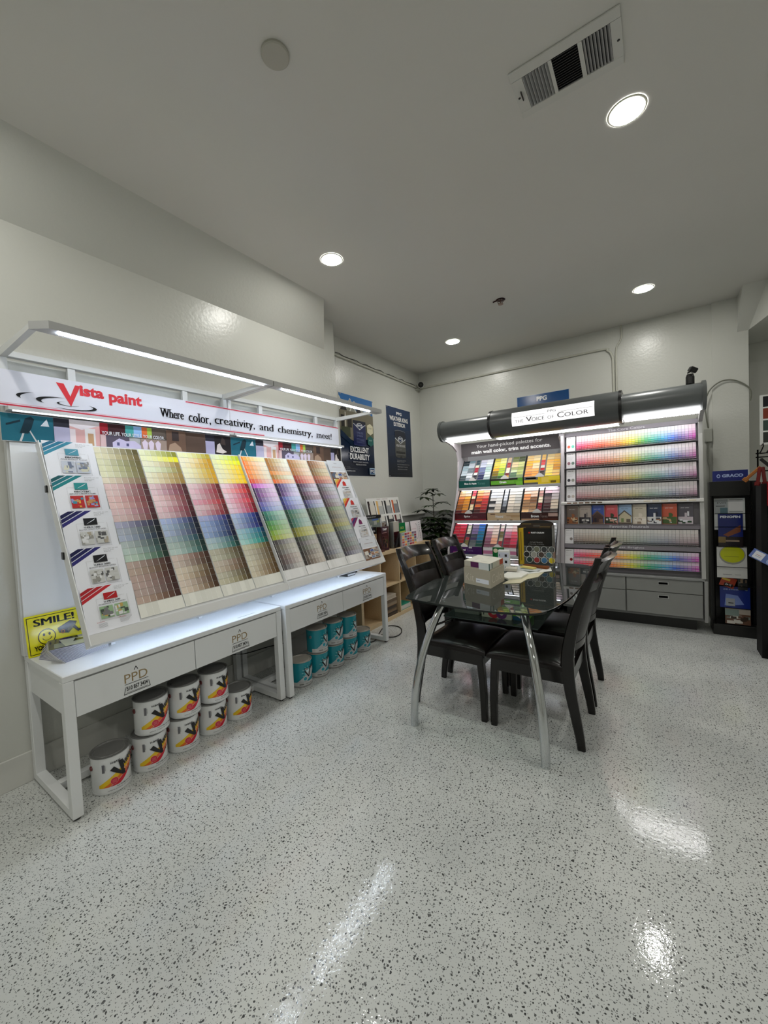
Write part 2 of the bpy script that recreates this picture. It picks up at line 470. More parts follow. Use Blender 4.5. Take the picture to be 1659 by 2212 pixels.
# haunched beam on the pillar
m = MB(mat='wall')
P = [(.685, 5.34, 2.86), (.772, 5.34, 2.86), (.95, 4.55, 2.86), (3.59, 4.55, 2.86), (3.59, 4.75, H), (.863, 5.05, H), (.69, 5.05, H), (.685, 5.89, 2.86), (3.59, 5.89, 2.86), (3.59, 5.89, H), (.685, 5.89, H)]
m.faces(P, [(0, 1, 5, 6), (1, 2, 5), (2, 3, 4, 5), (0, 7, 8, 3, 2, 1), (0, 6, 10, 7)])
struct(m.build('trim_2'), 'flared concrete beam running off the pillar head')
def baseboard(n, x0, x1, y0, y1, h=.157):
    m = MB(mat='trim'); m.box(x0, x1, y0, y1, 0, h, b=.002)
    o = m.build(n); struct(o); return o
baseboard('baseboard_left', XL + .0005, XL + .014, YF + .01, 3.2)
baseboard('baseboard_back', 0.5, 0.768, YB - .034, YB - .0205)
m = MB(mat='wall2'); m.box(W2X + .0005, W2X + .012, 3.21, YB - .001, 0, 1.10); m.box(W2X + .013, -2.14, YB - .012, YB - .0005, 0, 1.13)
struct(m.build('trim_3'), 'grey wainscot panelling low in the back left corner')
m = MB(mat='trim'); m.box(W2X + .0005, W2X + .03, 3.21, YB - .002, 1.101, 1.125, b=.004); m.box(W2X + .031, -2.14, YB - .03, YB - .0005, 1.131, 1.155, b=.004)
struct(m.build('trim_4'), 'chair rail above the grey wainscot')

# conduits, junction box, cables
def conduit(name, path, r, label, clips=()):
    t = thing(name, label, 'conduit', path[0])
    m = MB(c(196, 196, 184), 'paint'); m.tube(smooth(path), r, 8); m.build('pipe', t)
    for p in clips:
        m = MB(c(190, 190, 178), 'paint'); m.box(p[0] - .012, p[0] + .012, p[1] - .012, p[1] + .012, p[2] - .016, p[2] + .016, b=.003); m.build('clip', t)
    return t
conduit('conduit', [(W2X + .016, 3.22, 2.985), (W2X + .016, 4.2, 2.985), (W2X + .016, 5.34, 2.98)], .012,
        'thin white conduit running along the recessed left wall above the posters')
conduit('conduit', [(W2X + .02, 5.345, 2.98), (-1.6, 5.345, 2.975), (-.55, 5.345, 2.975), (-.44, 5.345, 2.95), (-.395, 5.345, 2.88), (-.385, 5.345, 2.72), (-.385, 5.345, 1.9)], .012,
        'long thin white conduit crossing the back wall and bending down behind the canopy', [(-2.35, 5.348, 2.975), (-1.3, 5.348, 2.975)])
conduit('conduit', [(-.30, 5.35, 3.195), (-.30, 5.348, 3.08), (-.315, 5.346, 3.02), (-.35, 5.34, 2.95), (-.355, 5.34, 2.7), (-.355, 5.34, 1.9)], .009,
        'short white conduit dropping from the ceiling beside the longer pipe')
m = MB(c(60, 55, 50), 'plastic')
pt = []
for i in range(60):
    y = 3.45 + 1.75 * i / 59
    pt.append((W2X + .012 + .006 * math.sin(i * 1.1), y, 3.012 + .006 * math.sin(i * .7) - .01 * (i / 59)))
m.tube(pt, .004, 6); tag(m.build('cable'), 'thin dark cable draped along the top of the conduit on the left recess wall', 'cable')
# corner security camera
t = thing('security_camera', 'small round white security camera with black lens in the back left corner', 'camera', (-2.86, 5.27, 3.0))
m = MB(c(200, 200, 195), 'plastic'); T0 = Matrix.Translation((-2.84, 5.26, 3.0)) @ Matrix.Rotation(-2.6, 4, 'Z') @ Matrix.Rotation(PI / 2 + .15, 4, 'X')
ang = math.atan2(-5.26, 2.84)
T0 = Matrix.Translation((-2.83, 5.24, 3.0)) @ Matrix.Rotation(ang, 4, 'Z') @ Matrix.Rotation(PI / 2 + .25, 4, 'Y')
m.T = T0; m.lathe([(0.0, -.06), (.035, -.06), (.045, -.03), (.047, .02), (.040, .028)], n=24); m.build('body', t)
m = MB(BLACK, 'gloss', T=T0); m.lathe([(.040, .028), (.036, .020), (0, .020)], n=24); m.lathe([(.012, .021), (.012, .027), (0, .027)], n=16, col=c(45)); m.build('lens', t)
m = MB(c(170, 170, 160), 'paint'); m.box(-2.929, -2.87, 5.24, 5.30, 2.94, 2.965, b=.004); m.tube([(-2.88, 5.27, 2.96), (-2.85, 5.26, 2.99)], .012, 8); m.build('bracket', t)
# wall box and cord right of the colour display
t = thing('junction_box', 'small white junction box on the wall beside the right end of the colour display', 'junction box', (.455, 5.35, 1.83))
m = MB(c(175, 176, 168), 'plastic'); m.box(.425, .487, 5.32, 5.359, 1.80, 1.94, b=.006); m.build('box', t)
m = MB(c(165, 166, 158), 'paint'); m.tube(smooth([(.452, 5.35, 1.80), (.455, 5.35, 1.6), (.47, 5.35, 1.5), (.47, 5.35, 1.1)]), .008, 8); m.build('pipe', t)
m = MB(c(120, 122, 110), 'plastic')
m.tube(smooth([(.455, 5.345, 1.945), (.44, 5.335, 2.05), (.43, 5.32, 2.2), (.47, 5.318, 2.33), (.56, 5.318, 2.40), (.66, 5.318, 2.39), (.75, 5.318, 2.32), (.783, 5.32, 2.25), (.778, 5.33, 2.17)]), .006, 8)
tag(m.build('cable'), 'grey cord arching over the front of the pillar', 'cable')

# ceiling fixtures
VIS = {(-2.0, 2.375): 'white round downlight glowing above the left display', (-.09, 2.36): 'large-looking round downlight nearest the ceiling vent',
       (-1.98, 4.51): 'downlight nearest the back left corner of the ceiling', (-.07, 4.51): 'downlight over the right half of the back display'}
for (x, y), lb in list(VIS.items()) + [((1.85, 2.36), ''), ((1.85, 4.4), ''), ((-2.0, .22), ''), ((-.09, .22), ''), ((1.85, .22), ''), ((-2.0, -1.9), ''), ((-.09, -1.9), ''), ((1.85, -1.9), '')]:
    t = thing('downlight', lb or 'round white downlight farther along the ceiling behind the viewer', 'ceiling light', (x, y, H - .004), group='round recessed downlights')
    m = MB(c(215, 214, 200), 'paint'); m.lathe([(.0745, -.0045), (.080, -.005), (.084, -.0005)], (x, y, H), 40); m.build('trim_ring', t)
    m = MB(mat='down'); m.lathe([(.0, -.003), (.0748, -.003)], (x, y, H), 40, smooth=False)
    m.f = [f[::-1] for f in m.f]; m.build('lens', t)
m = MB(c(178, 176, 165), 'paint'); m.lathe([(0, -.012), (.052, -.012), (.056, -.008), (.056, -.0005)], (-1.245, 1.19, H), 40)
m.f = [f for f in m.f]; tag(m.build('cover_plate'), 'blank round cover plate painted to match the ceiling', 'cover plate')
# vent
t = thing('ceiling_vent', 'white rectangular ceiling vent with three banks of louvres', 'vent', (-.295, 1.965, H - .015))
x0, x1, y0, y1 = -.505, -.085, 1.838, 2.088
VC = c(205, 205, 200)
m = MB(VC, 'paint'); sec = [(-.458, -.352), (-.338, -.238), (-.222, -.122)]; ya, yb = 1.882, 2.048
zf = H - .010
m.box(x0, x1, y0, ya, zf, H - .0005, b=.002); m.box(x0, x1, yb, y1, zf, H - .0005, b=.002)
xs = [x0] + [v for s_ in sec for v in s_] + [x1]
for i in range(0, len(xs), 2): m.box(xs[i], xs[i + 1], ya, yb, zf, H - .0005)
m.build('frame', t)
for i, (a, b_) in enumerate(sec):
    m = MB(VC, 'paint')
    if i == 1:
        for k in range(14):
            y = ya + (yb - ya) * (k + .5) / 14
            m.prism([(a, y - .004, H - .011), (a, y - .003, H - .011), (a, y + .005, H - .002), (a, y + .004, H - .002)], (b_ - a, 0, 0), c(120))
    else:
        for k in range(8):
            x = a + (b_ - a) * (k + .5) / 8; d = .004 if i == 0 else -.004
            m.prism([(x - d - .001, ya, H - .011), (x - d + .001, ya, H - .011), (x + d + .001, ya, H - .002), (x + d - .001, ya, H - .002)], (0, yb - ya, 0), c(165))
    m.build('louvre_bank', t)
m = MB(c(30, 30, 32), 'matte')
for a, b_ in sec: m.box(a, b_, ya, yb, H - .0016, H - .0005)
m.build('duct_opening', t)
for x in (x0 + .014, x1 - .014):
    m = MB(c(70), 'metal'); m.lathe([(0, -.0125), (.005, -.011), (.006, -.009)], (x, 1.97, H), 10); m.build('screw', t)
m = MB(c(70), 'metal'); m.box(x0 + .026, x0 + .030, 1.94, 1.985, H - .018, H - .0095); m.build('damper_lever', t)
# sprinkler
t = thing('sprinkler_head', 'small dark metal sprinkler poking through the ceiling', 'sprinkler', (-1.19, 3.85, H - .03))
m = MB(c(60, 35, 35), 'metal'); m.lathe([(.0, -.002), (.03, -.004), (.045, -.0005)], (-1.19, 3.85, H), 16); m.tube([(-1.22, 3.84, H), (-1.26, 3.84, H - .008)], .006, 6); m.build('plate', t)
m = MB(c(150, 130, 120), 'metal'); m.lathe([(.0, -.045), (.025, -.043), (.025, -.04), (.006, -.036), (.006, -.004)], (-1.19, 3.85, H), 14)
m.tube([(-1.212, 3.85, H - .004), (-1.218, 3.85, H - .02), (-1.195, 3.85, H - .04)], .003, 6); m.tube([(-1.168, 3.85, H - .004), (-1.162, 3.85, H - .02), (-1.185, 3.85, H - .04)], .003, 6); m.build('deflector', t)

# ================================================================ LEFT DISPLAY: desks, frame, banner
DW = c(226, 228, 228)
def desk(y0, y1, xf, label):
    t = thing('display_desk', label, 'desk', ((XL + xf) / 2, (y0 + y1) / 2, 0), group='white two-drawer display desks')
    zt = .665; lw = .042; xb = -2.70
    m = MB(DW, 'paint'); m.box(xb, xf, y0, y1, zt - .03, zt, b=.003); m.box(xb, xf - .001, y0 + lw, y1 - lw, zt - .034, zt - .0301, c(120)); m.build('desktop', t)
    for (xx, yy) in ((xf - lw, y0), (xf - lw, y1 - lw), (xb, y0), (xb, y1 - lw)):
        m = MB(DW, 'paint'); m.box(xx, xx + lw, yy, yy + lw, .012, zt - .0305, b=.002); m.build('leg', t)
        m = MB(c(40), 'plastic'); m.lathe([(.0, 0), (.014, 0), (.014, .012), (0, .012)], (xx + lw / 2, yy + lw / 2, 0), 12); m.build('foot', t)
    for yy in (y0, y1 - lw):
        m = MB(DW, 'paint'); m.box(xb + lw, xf - lw, yy, yy + lw, .012, .05, b=.002); m.build('stretcher', t)
        m = MB(DW, 'paint'); m.box(xb + lw, xf - lw, yy + .008, yy + lw - .008, .48, zt - .031); m.build('side_apron', t)
    m = MB(DW, 'paint'); m.box(-2.5, -2.46, y0 + lw, y1 - lw, .012, .05, b=.002); m.build('rear_stretcher', t)
    ym = (y0 + y1) / 2 - .01
    for k, (a, b_) in enumerate(((y0 + lw + .002, ym - .002), (ym + .002, y1 - lw - .002))):
        m = MB(DW, 'paint'); m.box(-2.62, xf - .02, a + .01, b_ - .01, .475, zt - .045, c(190)); m.box(xf - .02, xf - .003, a, b_, .464, zt - .036, b=.0015)
        ym2 = [(.842, .967), (1.447, 1.573)][k] if y0 < 1 else [(2.168, 2.287), (2.742, 2.876)][k]
        zz = .478 if y0 < 1 else .485
        s = m.sheet((xf - .003, ym2[0], zz), (0, ym2[1] - ym2[0], 0), (0, 0, .125), 'plastic')
        G = c(150, 128, 88)
        s.text('PPD', .06, .44, .86, .34, G)
        s.poly([(.42, .86), (.45, .86), (.50, .97), (.50, 1.0), (.485, 1.0)], BLACK); s.poly([(.50, 1.0), (.50, .97), (.55, .86), (.58, .86), (.515, 1.0)], BLACK)
        s.rect(.06, .375, .94, .395, c(60)); s.text('510 857 3434', .12, .12, .78, .17, c(25), .02)
        s.poly([(.0, 0), (.02, 0), (.11, .3), (.09, .3)], c(30)); s.poly([(0, 0), (1, 0.0), (1, .02), (0, .02)], c(30)); s.poly([(.93, .26), (.95, .26), (1.0, 0), (.98, 0)], c(30))
        s.rect(.1, .05, .9, .065, c(110))
        m.build('drawer', t)
    m = MB(c(150), 'metal'); yy = y0 + (.92 if y0 < 1 else .98); m.box(xf - .04, xf - .037, yy, yy + .13, zt, zt + .0006); m.build('edge_screw', t)
    return t
desk(.605, 1.845, -2.17, 'nearer white display desk with white and red paint cans under it')
desk(1.86, 3.115, -2.142, 'farther white display desk with teal paint cans under it')

FW = c(214, 216, 216)
for i, (y0, y1) in enumerate(((.595, 1.855), (1.862, 3.13))):
    t = thing('light_frame', ['white steel light frame over the nearer half of the colour display', 'white steel light frame over the farther half of the colour display'][i], 'display frame', (-2.6, (y0 + y1) / 2, .666))
    for yy in ((y0, y1 - .03) if i == 0 else (y0, y1 - .03)):
        m = MB(FW, 'paint'); m.box(-2.698, -2.655, yy, yy + .03, .667, 2.21, b=.002); m.build('post', t)
    m = MB(FW, 'paint'); m.box(-2.695, -2.66, y0 + .03, y1 - .03, 2.18, 2.21, b=.002); m.build('top_rail', t)
    for yy in ((.875, 1.52) if i == 0 else (2.155, 2.80)):
        m = MB(FW, 'paint'); m.box(-2.688, -2.664, yy, yy + .035, 1.92, 2.179); m.build('upright', t)
    for yy in ((y0 + .002,) if i == 0 else (y0 + .002, y1 - .030)) + ((y1 - .03,) if i == 0 else ()):
        m = MB(FW, 'paint'); m.prism([(-2.654, yy, 2.172), (-2.654, yy, 2.208), (-2.20, yy, 2.205), (-2.20, yy, 2.182)], (0, .026, 0)); m.build('arm', t)
    m = MB(c(176, 177, 176), 'paint')
    ch = .05
    if i == 0: ring = [(-2.199, y0), (-2.13, y0 + ch), (-2.13, y1), (-2.199, y1)]
    else: ring = [(-2.199, y0), (-2.13, y0), (-2.13, y1 + .02), (-2.199, y1 + .02)]
    m.prism([(a, b_, 2.178) for a, b_ in ring], (0, 0, .034)); m.build('light_bar', t)
    m = MB(mat='led'); m.box(-2.160, -2.153, y0 + .09, y1 - (.06 if i == 0 else .14), 2.171, 2.1775); m.build('glow_strip', t)
    m = MB(c(238, 240, 242), 'paint'); m.box(-2.652, -2.645, y0 + .01, y1 - .01, .667, 1.752); m.build('back_panel', t)
    # ledge between banner and picture strip; the glint along its edge is put in as a glowing strip
    m = MB(c(205), 'paint'); m.box(-2.654, -2.59, y0 + .004, y1 - .004, 1.903, 1.921); m.build('ledge', t)
    m = MB(mat='ledge_glint'); m.box(-2.597, -2.591, y0 + .02, y1 - .04, 1.896, 1.9025); m.build('glow_strip', t)

# banner
m = MB(c(225, 226, 236), 'matte')
BY0, BY1, BZ0, BZ1 = .575, 3.098, 1.925, 2.106
m.box(-2.640, -2.632, BY0, BY1, BZ0, BZ1)
s = m.sheet((-2.632, 0, 0), (0, 1, 0), (0, 0, 1))
RED = c(196, 44, 66)
s.rect(BY0, BZ0 + .004, 2.17, BZ0 + .012, RED); s.rect(1.52, BZ1 - .010, BY1, BZ1 - .003, RED)
s.rect(BY0, BZ0 + .016, 2.17, BZ0 + .018, c(225, 150, 160), keep=True); s.rect(1.52, BZ1 - .014, BY1, BZ1 - .012, c(225, 150, 160))
VR = c(214, 52, 62)
s.poly([(.808, 2.083), (.842, 2.082), (.868, 2.018), (.893, 2.083), (.918, 2.083), (.868, 1.962)], VR)
s.text('ista', .912, 2.030, .118, .058, VR, .045); s.text('paint', 1.055, 2.000, .182, .082, VR, .04)
for (cu, cv, ru, rv, a0, a1, t1) in ((.80, 1.985, .15, .030, 2.2, 3.5, .010), (.86, 1.978, .13, .026, 1.7, 3.7, .014), (.87, 1.966, .11, .020, -2.3, .75, .013), (.86, 1.974, .05, .010, 1.9, 5.8, .006)):
    s.arc(cu, cv, ru, rv, a0, a1, .0006, t1, BLACK)
INK = c(28, 26, 34)
def serif_text(s, words, z, h):
    for w, a, b_ in words:
        up = h; lo = z
        if any(ch in w for ch in 'yp,g'): lo = z - h * .30; up = h * 1.30
        if not any(ch in w for ch in 'hldtkbWi!'): up -= h * .26
        s.text(w, a, lo, b_ - a, up, INK, -.014, ser=.0022, slab=.0085)
serif_text(s, [('Where', 1.347, 1.497), ('color,', 1.535, 1.695)], 1.975, .056)
serif_text(s, [('creativity,', 1.730, 2.075), ('and', 2.125, 2.262), ('chemistry,', 2.315, 2.720), ('meet!', 2.782, 2.985)], 1.975, .056)
m.box(-2.6325, -2.6315, 1.857, 1.859, BZ0, BZ1, c(150))
tag(m.build('banner'), 'long white and lilac banner with red logo lettering above the colour display', 'banner')

# picture strips
def picstrip(y0, y1, label):
    m = MB(c(200), 'matte'); m.box(-2.644, -2.636, y0, y1, 1.755, 1.895)
    s = m.sheet((-2.636, y0, 1.757), (0, y1 - y0, 0), (0, 0, .136))
    X = lambda v: v
    s.rect(0, 0, .225, 1, c(28, 104, 122)); s.poly([(.07, .0), (.08, .0), (.105, .55), (.10, .6)], c(205, 205, 205)); s.poly([(.14, 0), (.148, 0), (.108, .6), (.102, .6)], c(205, 205, 205))
    s.poly([(.075, .3), (.1, .85), (.125, .95), (.14, .85), (.125, .5), (.11, .3)], c(16, 48, 60)); s.poly([(.165, .62), (.205, .62), (.195, .9)], c(225, 230, 235)); s.poly([(.02, .55), (.08, .72), (.08, .8), (.02, .62)], c(16, 48, 60))
    s.rect(.225, .66, .30, 1, c(38, 36, 48)); s.rect(.225, 0, .30, .66, c(190, 186, 212))
    s.rect(.30, 0, .455, 1, c(226, 176, 172)); s.poly([(.30, .75), (.36, .62), (.455, .85), (.455, 1), (.30, 1)], c(232, 222, 224)); s.rect(.30, 0, .328, .62, c(240, 226, 228)); s.rect(.375, 0, .43, .7, c(238, 232, 230)); s.rect(.39, 0, .42, .5, c(200, 160, 120))
    s.rect(.455, .5, .50, 1, c(160, 22, 40)); s.rect(.50, .5, .60, 1, c(60, 22, 28)); s.rect(.60, .5, .65, 1, c(70, 165, 160)); s.rect(.65, .5, .70, 1, c(150, 190, 235)); s.rect(.70, .5, .735, 1, c(226, 110, 50)); s.rect(.735, .5, .765, 1, c(170, 200, 80)); s.rect(.765, .5, .86, 1, c(96, 84, 74))
    s.rect(.455, 0, .485, .5, c(222, 190, 190)); s.rect(.485, 0, .62, .5, c(92, 84, 100)); s.poly([(.52, 0), (.52, .2), (.56, .4), (.6, .3), (.65, .34), (.69, .15), (.69, 0)], c(206, 198, 228)); s.rect(.545, .08, .56, .22, c(90, 90, 130)); s.rect(.60, .08, .615, .2, c(90, 90, 130))
    s.rect(.69, 0, .86, .48, c(160, 140, 128))
    for q in (.705, .745, .79): s.poly([(q, 0), (q - .008, .3), (q + .012, .44), (q + .03, .3), (q + .024, 0)], c(224, 208, 226))
    s.rect(.86, 0, 1, 1, c(110, 84, 68)); s.rect(.90, .5, .95, .95, c(60, 48, 46)); s.poly([(.87, 0), (.88, .3), (.92, .42), (.96, .2), (.97, 0)], c(168, 140, 118))
    s.text('YOUR LIFE. YOUR STYLE. YOUR COLOR.', .462, .50, .385, .155, c(240, 240, 245), .02)
    return tag(m.build('picture_strip'), label, 'picture strip', 'photo strips below the banner')
def picmini(y0, y1, label):
    m = MB(c(200), 'matte'); m.box(-2.644, -2.636, y0, y1, 1.755, 1.895)
    s = m.sheet((-2.636, y0, 1.757), (0, y1 - y0, 0), (0, 0, .136))
    s.rect(0, 0, .42, 1, c(92, 72, 60)); s.rect(.42, .66, 1, 1, c(38, 36, 48)); s.rect(.42, 0, .62, .66, c(186, 180, 212)); s.rect(.62, 0, 1, 1, c(30, 22, 24))
    s.poly([(.65, .1), (.68, .5), (.74, .6), (.8, .3), (.9, .15), (.8, .05)], c(225, 215, 210)); s.poly([(.75, .55), (.8, .95), (.86, .8), (.88, .5)], c(70, 56, 50))
    return tag(m.build('picture_strip'), label, 'picture strip', 'photo strips below the banner')
picstrip(.577, 1.50, 'nearer photo strip with YOUR LIFE YOUR STYLE slogan and teal ladder picture')
picmini(1.502, 1.852, 'short photo strip with lilac and dark squares in the middle of the row')
picstrip(1.854, 2.86, 'farther photo strip with YOUR LIFE YOUR STYLE slogan')
picmini(2.862, 3.12, 'short photo strip at the far end beside the dark blue posters')

# ---- chip racks
O_ = Vector((-2.585, 0, 1.75)); Ls = 1.03; S_ = Vector((.44, 0, -.93)).normalized(); N_ = Vector((.93, 0, .44)).normalized()
def BP(y, s, n=0.0): return O_ + Vector((0, y, 0)) + S_ * s + N_ * n
for i, (y0, y1, lb) in enumerate(((.70, 1.868, 'nearer half of the sloping white colour chip rack'), (1.874, 3.05, 'farther half of the sloping white colour chip rack'))):
    t = thing('chip_rack', lb, 'display rack', (-2.3, (y0 + y1) / 2, .70), group='sloping white chip racks')
    m = MB(c(222, 224, 224), 'paint')
    m.prism([BP(y0, 0, 0), BP(y0, Ls, 0), BP(y0, Ls, -.03), BP(y0, 0, -.03)], (0, y1 - y0, 0)); m.build('board', t)
    m = MB(c(205, 205, 202), 'paint')
    m.prism([BP(y0, Ls + .001, -.03), BP(y0, Ls + .001, .028), BP(y0, Ls + .05, .028), BP(y0, Ls + .05, -.03)], (0, y1 - y0, 0)); m.build('bottom_lip', t)
    m = MB(mat='under_led'); p = BP(0, Ls - .02, -.036); m.box(p.x - .008, p.x + .004, y0 + .03, y1 - .03, p.z - .006, p.z); m.build('light_strip', t)
    for yy in ([y0 - .0045] if i == 0 else [y0 - .0045, y1 + .0005]):
        m = MB(c(228, 229, 229), 'paint'); m.prism([BP(yy, 0, .02), BP(yy, Ls + .05, .03), BP(yy, Ls + .05, -.03), BP(yy, 0, -.03)], (0, .004, 0)); m.build('side_strip', t)
    for yy in ((.90, 1.40) if i == 0 else (1.99, 2.75)):
        m = MB(c(226, 228, 230), 'paint'); m.prism([(-2.53, yy, .6655), (-2.43, yy, .6655), (-2.43, yy, .72), (-2.26, yy, BP(0, Ls - .04, -.034).z), (-2.53, yy, 1.4)], (0, .02, 0)); m.build('stand', t)
    if i == 0:
        for sv in (.26, .62):
            m = MB(BLACK, 'plastic'); p = BP(y0 - .0055, sv, -.016); m.box(p.x - .012, p.x + .012, p.y - .006, p.y, p.z - .018, p.z + .018, b=.002); m.build('clip', t)

# ---- the colour cards: eight columns, 24 rows plus a row of whites
COLS = [
 [((222,218,186),(104,92,52)), ((226,196,190),(96,36,38)), ((182,186,202),(24,30,42)), ((186,162,152),(60,28,22))],
 [((236,236,204),(150,124,58)), ((232,202,206),(96,24,34)), ((186,202,230),(24,34,62)), ((216,200,184),(66,42,24))],
 [((240,239,206),(212,160,26)), ((240,206,214),(126,18,28)), ((172,192,232),(18,28,78)), ((196,190,170),(74,58,34))],
 [((241,242,196),(252,206,8)), ((241,216,226),(158,14,34)), ((194,208,238),(12,26,112)), ((208,202,178),(88,68,36))],
 [((246,236,214),(252,124,40)), ((236,214,240),(64,22,88)), ((200,230,212),(14,98,80)), ((206,200,190),(54,46,42))],
 [((246,240,222),(172,112,44)), ((226,224,244),(48,24,76)), ((206,226,210),(30,94,62)), ((196,190,180),(50,46,42))],
 [((240,226,202),(164,108,54)), ((216,206,220),(52,30,54)), ((202,216,202),(50,72,54)), ((192,197,192),(42,46,44))],
 [((228,212,184),(120,84,48)), ((206,200,210),(80,58,74)), ((200,204,182),(76,76,56)), ((172,174,177),(56,56,60))]]
SPEC = {  # (column, group, row): replacement pair
 (1,0,0):((232,234,196),(136,136,40)), (1,0,1):((236,238,190),(232,224,20)), (0,2,3):((180,196,190),(16,50,44)), (0,2,4):((186,204,192),(20,56,46)), (0,2,5):((190,208,196),(28,64,52)),
 (1,2,3):((186,206,204),(16,62,66)), (1,2,4):((190,212,204),(14,62,56)), (1,2,5):((194,214,206),(14,66,60)), (2,2,4):((186,212,220),(14,72,80)), (2,2,5):((190,216,210),(10,84,72)),
 (3,2,3):((186,222,236),(10,92,140)), (3,2,4):((182,224,228),(0,104,120)), (3,2,5):((190,228,222),(0,116,104)), (2,2,0):((186,196,236),(20,20,100)),
 (4,0,5):((248,222,206),(236,74,34)), (4,0,0):((246,238,190),(252,150,40)), (4,1,0):((240,206,240),(196,64,190)), (4,1,4):((216,214,246),(84,72,170)), (4,1,5):((206,214,242),(54,66,156)),
 (4,2,2):((204,228,196),(50,130,50)), (4,2,3):((208,230,190),(74,146,40)), (4,2,4):((214,232,186),(116,164,30)), (4,2,5):((224,234,176),(140,170,20)),
 (5,0,5):((250,220,190),(222,106,40)), (5,0,3):((248,226,190),(222,140,60)), (5,1,3):((214,216,244),(62,58,140)), (5,1,4):((210,214,244),(64,66,150)), (5,1,5):((208,214,240),(60,62,130)),
 (5,2,4):((220,218,166),(128,124,36)), (5,2,5):((224,220,160),(140,132,30)), (6,0,4):((244,196,170),(160,60,34)), (6,0,5):((244,190,172),(134,34,30)), (6,1,3):((180,160,170),(28,16,20)), (6,1,4):((206,204,228),(70,62,120)), (6,1,5):((208,208,230),(60,56,110)),
 (6,2,4):((206,206,150),(110,106,42)), (6,2,5):((206,206,146),(116,110,40)), (7,0,4):((236,192,172),(148,74,58)), (7,0,5):((230,180,168),(140,60,50)), (7,2,3):((206,204,168),(112,102,60)), (7,2,4):((208,202,160),(124,112,60)),
 (0,0,0):((224,220,186),(92,84,40)), (3,1,1):((244,196,206),(196,16,24)), (3,1,3):((242,192,210),(206,20,40)), (2,1,3):((240,170,190),(166,16,28)), (3,0,0):((242,244,206),(190,204,20)), (3,0,1):((244,244,180),(240,238,10)), (2,0,0):((242,238,190),(198,170,50))}
FAM = [['cream to olive-brown', 'blush to oxblood', 'pale grey-blue to black-green', 'mushroom to dark brown'],
       ['cream to golden brown', 'pale rose to maroon', 'pale blue to deep slate', 'beige to walnut brown'],
       ['ivory to ochre', 'pale pink to crimson', 'sky blue to navy', 'stone to olive brown'],
       ['pale lemon to bright yellow', 'pink to bright red', 'ice blue to royal blue', 'pale khaki to bronze'],
       ['vivid orange to cream', 'violet to pale lilac', 'emerald and lime to pale green', 'charcoal brown to pale taupe'],
       ['caramel to ivory', 'dark purple to pale lavender', 'forest green to mint', 'dark taupe to pale grey'],
       ['bronze to peach', 'aubergine to grey lilac', 'grey green to sage', 'green charcoal to pale grey'],
       ['brown to sand', 'plum grey to pale mauve', 'olive grey to celery', 'charcoal to silver grey']]
RH = .0388
for ci in range(8):
    y0 = .935 + .2335 * ci + (.005 if ci >= 4 else 0); w = .2285
    for k in range(25):
        m = MB(c(236, 236, 230), 'matte')
        s0 = .008 + k * RH; s1 = s0 + (RH if k < 24 else .072)
        n0, n1 = .0045, .0058
        a, b_, d, e = BP(y0, s1, n1), BP(y0 + w, s1, n1), BP(y0 + w, s0, n0), BP(y0, s0, n0)
        dn = N_ * -.0012
        m.faces([a, b_, d, e, a + dn, b_ + dn, d + dn, e + dn], [(0, 1, 2, 3), (7, 6, 5, 4), (0, 4, 5, 1), (1, 5, 6, 2), (2, 6, 7, 3), (3, 7, 4, 0)])
        s = m.sheet(a, b_ - a, e - a, step=.0002)
        if k < 24:
            g, r = divmod(k, 6)
            lt, dk = SPEC.get((ci, g, r), COLS[ci][g])
            j = [rnd.uniform(-8, 8) for _ in range(3)]
            pw = rnd.uniform(1.15, 1.8)
            for q in range(7):
                f = q / 6.0 if ci < 4 else 1 - q / 6.0
                f = f ** pw
                if f > .9 and g in (1, 2): dk2 = tuple(v * .75 for v in dk)
                else: dk2 = dk
                col = c(*[min(max(lt[i] + (dk2[i] - lt[i]) * f + j[i] * (1 - abs(.5 - f)), 4), 250) for i in range(3)])
                s.rect(q / 7 + .0042, .0, (q + 1) / 7 - .0042, .985, col, keep=True)
                if f < .6: s.k = 2; s.rect(q / 7 + .07, .3, q / 7 + .078, .42, tuple(v * .7 for v in col)); s.k = 1
            fam = FAM[ci][g] + (' with teal' if (ci < 4 and g == 2 and r > 2) else '')
            lb = '%s card, %s of six in column %s from left' % (fam + ('' if 'teal' in fam else ' chip'), ORD[r], ['one', 'two', 'three', 'four', 'five', 'six', 'seven', 'eight'][ci])
            nm = 'color_chip_card'
        else:
            for q in range(7):
                v = 232 - rnd.uniform(0, 16); s.rect(q / 7 + .002, .02, (q + 1) / 7 - .002, .98, c(v, v - 1, v - 12 if ci < 4 else v - 4), keep=True)
            lb = 'off-white chip card at the foot of column %s from left' % ['one', 'two', 'three', 'four', 'five', 'six', 'seven', 'eight'][ci]
            nm = 'color_chip_card'
        tag(m.build(nm), lb, 'colour card', 'colour chip cards on the sloping rack')

